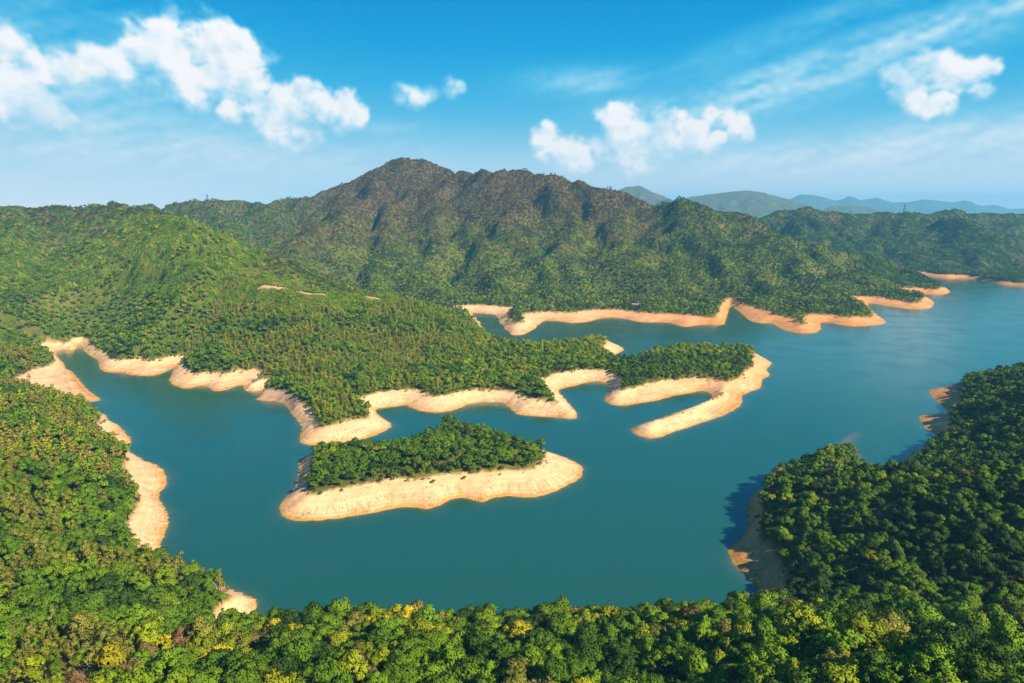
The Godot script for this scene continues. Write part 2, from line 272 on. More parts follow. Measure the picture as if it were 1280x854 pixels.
func fill(line: Array, x0: float, z0: float, c: float, nx: int, nz: int, mask: PackedByteArray) -> void:
	for j in nz:
		var z := z0 + (j + 0.5) * c
		var cross := PackedFloat32Array()
		for s in line.size():
			var a: Array = line[s]
			var b: Array = line[(s + 1) % line.size()]
			if (a[1] > z) != (b[1] > z):
				cross.append(a[0] + (z - a[1]) / (b[1] - a[1]) * (b[0] - a[0]))
		cross.sort()
		for s in range(0, cross.size() - 1, 2):
			for i in range(clampi(int(ceil((cross[s] - x0) / c - 0.5)), 0, nx), clampi(int(floor((cross[s + 1] - x0) / c - 0.5)) + 1, 0, nx)):
				mask[j * nx + i] = 1

func ridge_height(x: float, z: float, ridges: Array) -> Vector2:
	var top := 0.0
	var off := 0.0
	for r in ridges:
		var slope: float = r.slope
		var pts: Array = r.points
		for s in pts.size() - 1:
			var a: Array = pts[s]
			var b: Array = pts[s + 1]
			var ex: float = b[0] - a[0]
			var ez: float = b[1] - a[1]
			var px: float = x - a[0]
			var pz: float = z - a[1]
			var t := clampf((px * ex + pz * ez) / maxf(ex * ex + ez * ez, 1e-6), 0.0, 1.0)
			px -= t * ex
			pz -= t * ez
			var dd := sqrt(px * px + pz * pz)
			var hh: float = a[2] + t * (b[2] - a[2]) - slope * (sqrt(dd * dd + 400.0) - 20.0)
			if hh > top:
				top = hh
				off = dd
	return Vector2(top, off)

func make_field(x0: float, x1: float, z0: float, z1: float, cell: float, shore_k: int, ridge_k: int) -> Field:
	var f := Field.new()
	f.x0 = x0
	f.z0 = z0
	f.cell = cell
	f.nx = int((x1 - x0) / cell)
	f.nz = int((z1 - z0) / cell)
	var nx := f.nx
	var nz := f.nz
	# distance to the shore, on a coarser grid, positive on land
	var c := cell * shore_k
	var cx := nx / shore_k
	var cz := nz / shore_k
	var best := PackedFloat32Array()
	var wide := PackedFloat32Array()
	best.resize(cx * cz)
	best.fill(170.0 * 170.0)
	wide.resize(cx * cz)
	wide.fill(10.0)
	var along := PackedFloat32Array()
	along.resize(cx * cz)
	var outer := rounded(SHORE)
	var inner := rounded(ISLAND_SHORE)
	stamp(outer, x0, z0, c, cx, cz, best, wide, along)
	stamp(inner, x0, z0, c, cx, cz, best, wide, along)
	var wet := PackedByteArray()
	wet.resize(cx * cz)
	fill(outer, x0, z0, c, cx, cz, wet)
	var isl := PackedByteArray()
	isl.resize(cx * cz)
	fill(inner, x0, z0, c, cx, cz, isl)
	for k in cx * cz:
		best[k] = sqrt(best[k]) * (-1.0 if wet[k] == 1 and isl[k] == 0 else 1.0)
	var d := scaled(best, cx, cz, nx, nz)
	var w := scaled(wide, cx, cz, nx, nz)
	f.d = d
	f.along = scaled(along, cx, cz, nx, nz)
	f.on_island = PackedByteArray()
	f.on_island.resize(nx * nz)
	for j in nz:
		for i in nx:
			f.on_island[j * nx + i] = isl[mini(j / shore_k, cz - 1) * cx + mini(i / shore_k, cx - 1)]
	# the ridges, on a coarser grid still
	c = cell * ridge_k
	cx = nx / ridge_k
	cz = nz / ridge_k
	var up := PackedFloat32Array()
	var off := PackedFloat32Array()
	up.resize(cx * cz)
	off.resize(cx * cz)
	for j in cz:
		for i in cx:
			var wx := x0 + (i + 0.5) * c
			var wz := z0 + (j + 0.5) * c
			var bend := clampf((-wz - 1150.0) / 400.0, 0.0, 1.0)      # spurs wander on the big slopes
			var q := ridge_height(wx + bend * 75.0 * patch.get_noise_2d(wx * 0.42, wz * 0.42), wz + bend * 50.0 * patch.get_noise_2d(wx * 0.42 + 900.0, wz * 0.42), RIDGES)
			up[j * cx + i] = q.x
			off[j * cx + i] = q.y
	up = scaled(up, cx, cz, nx, nz)
	off = scaled(off, cx, cz, nx, nz)
	var y := PackedFloat32Array()
	y.resize(nx * nz)
	for j in nz:
		var z := z0 + (j + 0.5) * cell
		for i in nx:
			var k := j * nx + i
			var x := x0 + (i + 0.5) * cell
			var dk := d[k] + rough.get_noise_2d(x * 3.0, z * 3.0) * 1.6
			var n := rough.get_noise_2d(x, z)
			if dk <= 0.0:
				y[k] = maxf(-9.0, dk * 0.17)
				continue
			var wk := maxf(w[k], 4.0)
			if dk < wk:
				var t := dk / wk
				y[k] = FULL_LEVEL * t * (1.3 - 0.3 * t) + (n * 0.7 + rough.get_noise_2d(f.along[k] * 3.0, 70.0) * 0.9) * sin(t * PI)
				continue
			var r := up[k]
			if f.on_island[k] == 1 or (x > 90.0 and x < 420.0 and z < -540.0 and z > -820.0):
				r = 0.0
			for q in KNOLLS:
				var gx: float = x - q[0]
				var gz: float = z - q[1]
				var qq: float = (gx * gx + gz * gz) / (q[3] * q[3])
				if qq < 6.0:
					r = maxf(r, FULL_LEVEL + (q[2] - FULL_LEVEL) * exp(-qq))
			r = maxf(r, FULL_LEVEL + 2.5)
			var deep := clampf(off[k] / 90.0, 0.0, 1.0) * clampf((dk - wk) / 110.0, 0.0, 1.0) * minf(22.0 if x > -420.0 else 48.0, (r - FULL_LEVEL) * (0.2 if x > -420.0 else 0.34))
			var cut := 0.5 - 0.5 * ravine.get_noise_2d(x, z)
			var rise := r - FULL_LEVEL
			var reach := dk - wk + 1.0
			var climb := 0.55 * reach / (1.0 - pow(minf(reach / 174.0, 0.99), 2.0))
			y[k] = FULL_LEVEL + rise * climb / pow(rise * rise * rise + climb * climb * climb, 0.33333) - deep * cut + n * 2.2 * clampf((dk - wk) / 20.0, 0.0, 1.0)
			y[k] = maxf(y[k], FULL_LEVEL + 0.2 * minf(dk - wk, 8.0))
	# the drowned spit off the wooded point
	for j in nz:
		for i in nx:
			var p := Vector2(x0 + (i + 0.5) * cell, z0 + (j + 0.5) * cell)
			if p.x < 250 or p.x > 350 or p.y < -620 or p.y > -480:
				continue
			for t in 13:
				var q := t / 12.0
				var bar := Vector2(278, -500).lerp(Vector2(283, -545), q).lerp(Vector2(283, -545).lerp(Vector2(316, -572), q), q)
				y[j * nx + i] = maxf(y[j * nx + i], 0.25 - 0.6 * q - 1.6 * pow(p.distance_to(bar) / lerpf(14.0, 7.0, q), 2.0))
	f.y = y
	return f

func ground_at(x: float, z: float) -> float:
	for f in fields:
		if f.inside(x, z):
			return f.read(f.y, x, z)
	return -9.0

func shore_at(x: float, z: float) -> float:
	for f in fields:
		if f.inside(x, z):
			return f.read(f.d, x, z)
	return -9.0

func trail_distance(x: float, z: float) -> float:
	var p := Vector2(x, z)
	var q := 1e9
	for line in [TRAIL, TRAIL_END]:
		for s in line.size() - 1:
			var a := Vector2(line[s][0], line[s][1])
			var b := Vector2(line[s + 1][0], line[s + 1][1])
			q = minf(q, p.distance_to(Geometry2D.get_closest_point_to_segment(p, a, b)))
	return q

# bare earth among the near trees: x, z, radius
const CLEARINGS := [[118.0, -195.0, 7.0], [-141.0, -197.0, 5.0], [-136.0, -187.0, 4.0], [205.0, -335.0, 5.0]]

func bare(x: float, z: float) -> bool:
	for q in CLEARINGS:
		if Vector2(x - q[0], z - q[1]).length() < q[2] * (1.0 + 0.4 * rough.get_noise_2d(x * 6.0, z * 6.0)):
			return true
	return z < -930.0 and z > -1080.0 and x > -420.0 and x < -150.0 and trail_distance(x, z) < 3.4 + 2.0 * rough.get_noise_2d(x * 4.0, z * 4.0)

func soil_colour(x: float, y: float, z: float) -> Color:
	var n := patch.get_noise_2d(x * 2.0, z * 2.0)
	var m := rough.get_noise_2d(x * 2.2, z * 2.2)
	var pale := Color(0.74, 0.50, 0.28)
	var rust := Color(0.62, 0.28, 0.10)
	var grey := Color(0.30, 0.21, 0.17)
	# the clay is redder towards the outlet end of the valley
	var red := clampf((x - 60.0) / 420.0 + (-z - 900.0) / 1800.0, 0.0, 0.85) if z < -500.0 else clampf((x - 60.0) / 50.0, 0.0, 1.0)
	var c := pale.lerp(rust, clampf(red + n * 0.35, 0.0, 1.0))
	c = c.lerp(grey, clampf(m * 0.9 - 0.25, 0.0, 0.4))
	if x < -220 and x > -285 and z < -610 and z > -700:
		c = c.lerp(grey, 0.75)
	c *= 1.0 + m * 0.16
	if y < 1.2 + m:      # the wet clay rim, and weed below the waterline
		c = c.lerp(Color(0.58, 0.29, 0.055), 0.75)
	if y < -0.1 and not (x > 262.0 and x < 330.0 and z < -512.0 and z > -585.0):
		c = c.lerp(Color(0.17, 0.19, 0.02), clampf(0.6 + 0.5 * n, 0.0, 1.0))
	return c

func floor_colour(x: float, y: float, z: float) -> Color:
	var n := patch.get_noise_2d(x, z)
	var c := Color(0.130, 0.150, 0.040).lerp(Color(0.230, 0.215, 0.055), clampf(0.35 + n + 0.5 * rough.get_noise_2d(x, z), 0.0, 1.0))
	if y > 120.0 and z < -1100.0:
		c = c.lerp(Color(0.170, 0.125, 0.065), clampf((y - 120.0) / 150.0 + n * 0.5, 0.0, 1.0))
	return c

func land_meshes(f: Field, shore_mat: Material, floor_mat: Material, shore_root: Node, hill_root: Node, island_root: Node, skip: Field) -> void:
	var buckets := {}
	for name in ["shore", "hill", "island_shore", "island_floor"]:
		var remap := PackedInt32Array()
		remap.resize(f.nx * f.nz)
		remap.fill(-1)
		buckets[name] = {"remap": remap, "v": PackedVector3Array(), "n": PackedVector3Array(), "c": PackedColorArray(), "uv": PackedVector2Array(), "i": PackedInt32Array()}
	for j in f.nz - 1:
		for i in f.nx - 1:
			var k := j * f.nx + i
			var a := f.y[k]
			var b := f.y[k + 1]
			var c := f.y[k + f.nx]
			var e := f.y[k + f.nx + 1]
			if maxf(maxf(a, b), maxf(c, e)) < -4.0:
				continue
			if skip and skip.inside(f.x0 + (i + 0.5) * f.cell, f.z0 + (j + 0.5) * f.cell) and skip.inside(f.x0 + (i + 1.5) * f.cell, f.z0 + (j + 1.5) * f.cell):
				continue
			var low := (a + b + c + e) * 0.25 < FULL_LEVEL + 0.5
			var isl := f.on_island[k] == 1
			var q: Dictionary = buckets[("island_shore" if low else "island_floor") if isl else ("shore" if low else "hill")]
			var ids := [k, k + 1, k + f.nx, k + f.nx + 1]
			for t in 4:
				var p: int = ids[t]
				if q.remap[p] < 0:
					q.remap[p] = q.v.size()
					var pi := p % f.nx
					var pj := p / f.nx
					var x := f.x0 + (pi + 0.5) * f.cell
					var z := f.z0 + (pj + 0.5) * f.cell
					var y := f.y[p]
					var l := f.y[p - 1] if pi > 0 else y
					var r := f.y[p + 1] if pi < f.nx - 1 else y
					var u := f.y[p - f.nx] if pj > 0 else y
					var d := f.y[p + f.nx] if pj < f.nz - 1 else y
					q.v.append(Vector3(x, y, z))
					q.n.append(Vector3(l - r, 2.0 * f.cell, u - d).normalized())
					q.c.append(soil_colour(x, y, z) if y < FULL_LEVEL + 0.4 + rough.get_noise_2d(x * 3.0, z * 3.0) * 1.5 or bare(x, z) else floor_colour(x, y, z))
					q.uv.append(Vector2((f.along[p] + rough.get_noise_2d(x * 2.0, z * 2.0) * 2.0) / 46.0, (y / FULL_LEVEL if y > 0.0 else 0.93) + rough.get_noise_2d(x * 0.7, z * 0.7) * 0.05))
				ids[t] = q.remap[p]
			q.i.append_array(PackedInt32Array([ids[0], ids[1], ids[2], ids[1], ids[3], ids[2]]))
	for name in buckets:
		var q: Dictionary = buckets[name]
		if q.i.is_empty():
			continue
		var arr := []
		arr.resize(Mesh.ARRAY_MAX)
		arr[Mesh.ARRAY_VERTEX] = q.v
		arr[Mesh.ARRAY_NORMAL] = q.n
		arr[Mesh.ARRAY_COLOR] = q.c
		arr[Mesh.ARRAY_TEX_UV] = q.uv
		arr[Mesh.ARRAY_INDEX] = q.i
		var m := ArrayMesh.new()
		m.add_surface_from_arrays(Mesh.PRIMITIVE_TRIANGLES, arr)
		match name:
			"shore": part("bank", m, shore_mat, shore_root)
			"hill": part("slope", m, floor_mat, hill_root)
			"island_shore": part("bank", m, shore_mat, island_root)
			"island_floor": part("forest_floor", m, floor_mat, island_root)

# ------------------------------------------------------------------ sky
func sky_band(el: float) -> Color:
	var stops := [[-90.0, 120, 150, 160], [-6.0, 185, 208, 215], [0.0, 226, 240, 248], [2.0, 208, 232, 245], [4.0, 168, 215, 239], [7.0, 100, 194, 233], [10.0, 52, 177, 229], [13.0, 18, 162, 223], [16.0, 2, 149, 216], [25.0, 0, 126, 202], [45.0, 0, 102, 180], [90.0, 0, 84, 158]]
	for s in stops.size() - 1:
		if el <= stops[s + 1][0]:
			var t: float = (el - stops[s][0]) / (stops[s + 1][0] - stops[s][0])
			var a := Color(stops[s][1] / 255.0, stops[s][2] / 255.0, stops[s][3] / 255.0)
			var b := Color(stops[s + 1][1] / 255.0, stops[s + 1][2] / 255.0, stops[s + 1][3] / 255.0)
			return a.lerp(b, t)
	return Color(0, 0.33, 0.62)

func make_sky() -> Image:
	var W := 4096
	var H := 2048
	var fibre := FastNoiseLite.new()
	fibre.seed = 11
	fibre.noise_type = FastNoiseLite.TYPE_SIMPLEX_SMOOTH
	fibre.fractal_octaves = 4
	fibre.frequency = 1.0
	var veils := [[-36.0, 9.0, 12.0, 5.0, 0.5], [-24.0, 4.0, 18.0, 2.6, 0.35], [6.0, 10.2, 5.5, 1.1, 0.42], [9.5, 8.2, 3.5, 0.8, 0.3], [-12.0, 6.6, 4.5, 0.5, 0.25], [24.0, 3.6, 16.0, 1.6, 0.5], [36.0, 5.2, 10.0, 1.5, 0.5], [80.0, 8.0, 16.0, 4.0, 0.45], [150.0, 7.0, 18.0, 4.0, 0.45], [-90.0, 9.0, 16.0, 4.0, 0.45], [-150.0, 6.0, 18.0, 4.0, 0.45]]
	var pad := 8
	var w := 1024
	var h := 512
	var im := Image.create(w + 2 * pad, h, false, Image.FORMAT_RGB8)
	for j in h:
		var el := 90.0 - 180.0 * (j + 0.5) / h
		var base := sky_band(el)
		for i in w + 2 * pad:
			if el > 50.0 or el < -2.0:
				im.set_pixel(i, j, base)
				continue
			var az := wrapf(360.0 * (i - pad + 0.5) / w, -180.0, 180.0)   # straight ahead is the left edge of a panorama
			var wrap := absf(az) / 180.0
			var s := el - 0.26 * az
			var grain := fibre.get_noise_2d(az * 0.11, s * 0.75) * 0.6 + fibre.get_noise_2d(az * 0.35 + 50.0, s * 1.6) * 0.4
			var v := 0.0
			for q in veils:
				var ax: float = (az - q[0]) / q[2]
				var ay: float = (el - q[1]) / q[3]
				var g := ax * ax + ay * ay
				if g < 5.0:
					v += q[4] * exp(-g)
			# the long diagonal streamers
			if az > 8.0:
				var f1 := (s - 3.9) / 1.9
				v += 0.52 * exp(-f1 * f1) * smoothstep(8.0, 20.0, az) * (1.0 - wrap) * 1.3
				var f2 := (s - 7.6) / 1.0
				v += 0.34 * exp(-f2 * f2) * smoothstep(10.0, 20.0, az) * (1.0 - wrap)
			var c := clampf(v * (0.95 + 1.2 * grain), 0.0, 0.85)
			im.set_pixel(i, j, base.lerp(Color(0.93, 0.965, 0.99), c))
	im.resize(W + 8 * pad, H, Image.INTERPOLATE_CUBIC)
	im = im.get_region(Rect2i(4 * pad, 0, W, H))
	# heaped clouds
	var puff := FastNoiseLite.new()
	puff.seed = 5
	puff.noise_type = FastNoiseLite.TYPE_SIMPLEX_SMOOTH
	puff.fractal_octaves = 5
	puff.fractal_gain = 0.5
	puff.frequency = 0.3
	var laid := [["a", 0.0, 0.0], ["b", 0.0, 0.0], ["c", 0.0, 0.0], ["d", 0.0, 0.0], ["e", 0.0, 0.0], ["f", 0.0, 0.0], ["d", 55.0, 2.0], ["f", 60.0, 1.0], ["d", 110.0, 1.0], ["f", 125.0, 2.0], ["d", 150.0, 3.0], ["d", -75.0, 1.0], ["f", -105.0, 2.0], ["d", -125.0, 2.5], ["f", -185.0, 1.0]]
	for cloud in laid:
		var puffs := []
		var lo := Vector2(1e9, 1e9)
		var hi := -lo
		for p in CLOUDS[cloud[0]]:
			var q := [p[0] + cloud[1], p[1] + cloud[2], p[2] * 1.12]
			puffs.append(q)
			lo = lo.min(Vector2(q[0] - q[2] * 1.5, q[1] - q[2] * 1.6))
			hi = hi.max(Vector2(q[0] + q[2] * 1.5, q[1] + q[2] * 1.5))
		var thin: bool = cloud[0] == "c"
		for j in range(int((90.0 - hi.y) / 180.0 * H), int((90.0 - lo.y) / 180.0 * H)):
			var el := 90.0 - 180.0 * (j + 0.5) / H
			for i in range(int(floor(lo.x / 360.0 * W)), int(floor(hi.x / 360.0 * W))):
				var az := 360.0 * (i + 0.5) / W
				var dens := -1.0
				var body := 0.0
				var rel := 0.0
				for q in puffs:
					var ax: float = (az - q[0]) * 0.985
					var ay: float = el - q[1]
					if ay < 0.0: ay *= 1.12
					var g: float = 1.0 - (ax * ax + ay * ay) / (q[2] * q[2])
					if g > -1.5:
						if g > dens:
							dens = g
							rel = ay / q[2]
						if g > 0.0: body += g
				if dens <= -1.0:
					continue
				var n := puff.get_noise_2d(az, el * 1.15)
				var f := puff.get_noise_2d(az * 3.1 + 40.0, el * 3.3)
				var a := dens * 0.75 + body * 0.16 + n * 0.75 + f * 0.2 + 0.02
				var al := smoothstep(0.0, lerpf(1.25, 0.7, smoothstep(-0.7, 0.4, rel)) if not thin else 1.3, a)
				if al <= 0.0:
					continue
				# light comes from the upper right, behind the eye; bases are greyer and let the blue through
				var lit := clampf(0.86 + 0.75 * (n - puff.get_noise_2d(az + 0.6, el * 1.15 + 0.7)) + f * 0.15 + 0.25 * minf(rel, 0.0), 0.0, 1.0)
				var c := Color(0.78, 0.89, 0.965).lerp(Color(0.995, 0.995, 1.0), lit)
				al *= clampf(0.66 + 0.8 * puff.get_noise_2d(az * 0.5 + 90.0, el * 0.6) + 0.4 * lit, 0.2, 1.0)
				var u := posmod(i, W)
				im.set_pixel(u, j, im.get_pixel(u, j).lerp(c, al))
	return im

# ------------------------------------------------------------------ trees
func unit(r: RandomNumberGenerator) -> Vector3:
	var y := r.randf_range(-1, 1)
	var a := r.randf() * TAU
	var s := sqrt(1.0 - y * y)
	return Vector3(cos(a) * s, y, sin(a) * s)

func leaf(st: SurfaceTool, p: Vector3, face: Vector3, shade: Vector3, size: float, r: RandomNumberGenerator, tint := 1.0) -> void:
	var u := face.cross(unit(r)).normalized()
	if u.length() < 0.5:
		u = Vector3.RIGHT
	var v := face.cross(u).normalized()
	u *= size * r.randf_range(0.7, 1.25)
	v *= size * r.randf_range(0.5, 0.9)
	st.set_color(Color(tint, tint, tint))
	st.set_normal(shade)
	var a := p - u
	var b := p + v + u * 0.15
	var c := p + u + face * size * 0.2
	var d := p - v - u * 0.1
	for t in [a, b, c, a, c, d]:
		st.add_vertex(t)

func tube(st: SurfaceTool, a: Vector3, b: Vector3, ra: float, rb: float, sides := 5) -> void:
	var w := (b - a).normalized()
	var u := w.cross(Vector3(0.31, 0.2, 0.93)).normalized()
	var v := w.cross(u)
	for s in sides:
		var t0 := TAU * s / sides
		var t1 := TAU * (s + 1) / sides
		var n0 := u * cos(t0) + v * sin(t0)
		var n1 := u * cos(t1) + v * sin(t1)
		for q in [[a, n0, ra], [a, n1, ra], [b, n1, rb], [a, n0, ra], [b, n1, rb], [b, n0, rb]]:
			st.set_normal(q[1])
			st.set_color(Color.WHITE)
			st.add_vertex(q[0] + q[1] * q[2])

# lobes of a crown: each [centre, radius]
func lobes_of(kind: String, r: RandomNumberGenerator) -> Array:
	var out := []
	if kind == "slender":
		var lean := Vector3(r.randf_range(-0.8, 0.8), 0, r.randf_range(-0.8, 0.8))
		for k in 9:
			var t := (k + r.randf()) / 9.0
			var y := lerpf(3.6, 10.6, t)
			var spread := 1.7 * sin(0.35 + t * 2.5)
			out.append([Vector3(r.randf_range(-spread, spread), y, r.randf_range(-spread, spread)) + lean * t, lerpf(1.5, 1.05, t) * r.randf_range(0.75, 1.2)])
	elif kind == "shrub":
		for k in 6:
			var a := r.randf() * TAU
			var s := r.randf_range(0.6, 1.7)
			out.append([Vector3(cos(a) * s, r.randf_range(1.5, 3.1), sin(a) * s), r.randf_range(1.1, 1.7)])
		out.append([Vector3(0, 2.2, 0), 1.9])
	else:
		var style := r.randi_range(0, 2) if crown_style < 0 else crown_style      # dome, spreading table, ragged upright
		var n: int = [14, 12, 11][style]
		var reach: float = [3.1, 3.7, 2.3][style]
		var flat: float = [0.27, 0.10, 0.42][style]
		var skew := Vector3(r.randf_range(-0.8, 0.8), 0, r.randf_range(-0.8, 0.8))
		for k in n:
			var a := k * 2.4 + r.randf_range(-0.7, 0.7)
			var s := reach * sqrt((k + 0.5) / n) * r.randf_range(0.7, 1.25)
			var y: float = [7.0, 6.6, 8.2][style] - flat * s * s + r.randf_range(-0.9, 0.9) - (r.randf() * 2.4 if style == 2 else 0.0)
			out.append([Vector3(cos(a) * s, y, sin(a) * s) + skew * (y - 4.0) * 0.25, r.randf_range(0.75, 1.7) * [1.0, 0.95, 0.95][style]])
	return out

# a patch of merged scrub, several low crowns together
func scrub_tool(r: RandomNumberGenerator) -> SurfaceTool:
	var st := SurfaceTool.new()
	st.begin(Mesh.PRIMITIVE_TRIANGLES)
	for k in 7:
		var a := k * 2.4 + r.randf()
		var o := 3.6 * sqrt((k + 0.3) / 7.0)
		var rad := r.randf_range(1.1, 2.0)
		var c := Vector3(cos(a) * o, r.randf_range(0.9, 1.9) * rad * 0.8, sin(a) * o)
		var tint := r.randf_range(0.75, 1.25)
		for q in 24:
			var dir := unit(r)
			dir.y = absf(dir.y) - 0.25
			dir = dir.normalized()
			var p := c + dir * rad * r.randf_range(0.75, 1.1)
			leaf(st, p, (dir + unit(r) * 0.7).normalized(), (dir + unit(r) * 0.25).normalized(), 0.62, r, tint * r.randf_range(0.85, 1.15))
	return st

func crown_tool(kind: String, quads: int, size: float, r: RandomNumberGenerator) -> SurfaceTool:
	var st := SurfaceTool.new()
	st.begin(Mesh.PRIMITIVE_TRIANGLES)
	var lobes := lobes_of(kind, r)
	var mid := Vector3.ZERO
	var total := 0.0
	for l in lobes:
		mid += l[0] / lobes.size()
		total += l[1] * l[1]
	mid.y -= 1.0
	for l in lobes:
		var tint := r.randf_range(0.78, 1.22)
		for k in int(ceil(quads * l[1] * l[1] / total)):
			var dir := unit(r)
			if dir.y < -0.35:
				dir.y = -dir.y
			var p: Vector3 = l[0] + dir * l[1] * Vector3(1, 0.82, 1) * r.randf_range(0.62, 1.14)
			var face := (dir + unit(r) * 0.75).normalized()
			var shade := (dir * 0.75 + (p - mid).normalized() * 0.45 + unit(r) * 0.25).normalized()
			leaf(st, p, face, shade, size, r, tint * r.randf_range(0.85, 1.15))
	return st

func trunk_tool(kind: String, r: RandomNumberGenerator) -> SurfaceTool:
	var st := SurfaceTool.new()
	st.begin(Mesh.PRIMITIVE_TRIANGLES)
	if kind == "slender":
		tube(st, Vector3(0, -1.0, 0), Vector3(0.1, 6.0, 0), 0.2, 0.14)
		tube(st, Vector3(0.1, 6.0, 0), Vector3(0.0, 10.2, 0.2), 0.14, 0.04)
		for k in 5:
			var y := r.randf_range(4.5, 9.0)
			var a := r.randf() * TAU
			tube(st, Vector3(0.08, y, 0), Vector3(cos(a) * 1.2, y + 1.3, sin(a) * 1.2), 0.07, 0.03, 4)
	elif kind == "shrub":
		tube(st, Vector3(0, -1.0, 0), Vector3(0, 2.4, 0), 0.14, 0.06, 4)
	else:
		tube(st, Vector3(0, -1.0, 0), Vector3(0.1, 3.2, 0), 0.27, 0.2)
		for k in 6:
			var a := k * 1.05 + r.randf_range(-0.3, 0.3)
			var o := r.randf_range(1.3, 2.6)
			var mid := Vector3(cos(a) * o * 0.55, r.randf_range(4.3, 5.0), sin(a) * o * 0.55)
			tube(st, Vector3(0.1, r.randf_range(2.6, 3.2), 0), mid, 0.15, 0.1, 4)
			tube(st, mid, Vector3(cos(a) * o, r.randf_range(5.6, 6.6), sin(a) * o), 0.1, 0.03, 4)
	return st

func branch(st: SurfaceTool, p: Vector3, dir: Vector3, length: float, rad: float, deep: int, r: RandomNumberGenerator, tips: Array) -> void:
	var q := p + dir * length
	tube(st, p, q, rad, rad * 0.62, 4 if deep > 1 else 3)
	if deep == 0:
		tips.append(q)
		return
	for k in r.randi_range(2, 3):
		branch(st, q, (dir + unit(r) * 0.75 + Vector3(0, 0.25, 0)).normalized(), length * r.randf_range(0.6, 0.82), rad * 0.6, deep - 1, r, tips)

func both(crown: SurfaceTool, trunk: SurfaceTool, cm: Material, tm: Material) -> ArrayMesh:
	var m := crown.commit()
	m.surface_set_material(0, cm)
	if trunk:
		trunk.commit(m)
		m.surface_set_material(1, tm)
	return m

# ------------------------------------------------------------------ where things grow
const GREENS := [
	[0.030, 0.070, 0.008], [0.066, 0.140, 0.007], [0.110, 0.200, 0.007], [0.190, 0.245, 0.008],
	[0.170, 0.178, 0.026], [0.135, 0.095, 0.036], [0.240, 0.150, 0.115], [0.330, 0.310, 0.010],
	[0.046, 0.056, 0.020], [0.092, 0.064, 0.032]]
const GREEN_NAMES := ["dark green", "mid green", "bright green", "yellow-green", "olive", "olive-brown", "greyish pink", "golden yellow", "dark olive", "dull brown"]
# for each wood, the share of each green
const SHARES := {
	"near": [18, 26, 26, 12, 8, 4, 5, 1], "left": [8, 28, 34, 18, 10, 1, 1, 0], "right": [40, 36, 12, 4, 5, 2, 1, 0],
	"peninsula": [8, 22, 36, 22, 10, 1, 1, 0], "island": [22, 50, 24, 3, 1, 0, 0, 0], "point": [34, 48, 14, 3, 1, 0, 0, 0],
	"mountain": [34, 22, 8, 3, 13, 19, 1, 0], "hills": [14, 24, 30, 18, 10, 3, 1, 0], "far": [60, 20, 2, 0, 8, 10, 0, 0]}

func wood_at(x: float, z: float, f: Field) -> String:
	if f.island_at(x, z): return "island"
	if z < -2500.0 or (x > 900.0 and z < -1650.0): return "far"
	if x > 120.0 and x < 420.0 and z < -550.0 and z > -840.0 and shore_at(x, z) < 90.0 and x - 0.28 * -z < 70.0: return "point"
	if x > 120.0 and z > -840.0 and z < -235.0 - maxf(0.0, 150.0 - x): return "right"
	if z > -560.0 and x < -118.0 and not (z > -235.0 and x > -130.0): return "left"
	if z > -780.0 and x < -405.0: return "left"
	if z > -420.0: return "near"
	if x < -440.0 and z < -820.0 and z > -1360.0 + 260.0 * patch.get_noise_2d(x * 1.5, z * 1.5) + 180.0 * rough.get_noise_2d(x * 2.0, z * 2.0): return "hills"
	if z > -1110.0 and x < 420.0: return "peninsula"
	return "mountain"

func screen(p: Vector3) -> Vector3:
	var t := deg_to_rad(PITCH)
	var q := p - EYE
	var zc := -q.z * cos(t) - q.y * sin(t)
	var yc := q.y * cos(t) - q.z * sin(t)
	return Vector3(640.0 + q.x / zc * 820.0, 427.0 - yc / zc * 820.0, zc)

func hidden(p: Vector3, slack: float) -> bool:
	for k in range(3, 12):
		var q := EYE.lerp(p, k / 12.3)
		if ground_at(q.x, q.z) > q.y + slack:
			return true
	return false

func pick(shares: Array, t: float) -> int:
	var sum := 0.0
	for s in shares: sum += s
	t *= sum
	for k in shares.size():
		t -= shares[k]
		if t < 0.0: return k
	return 0

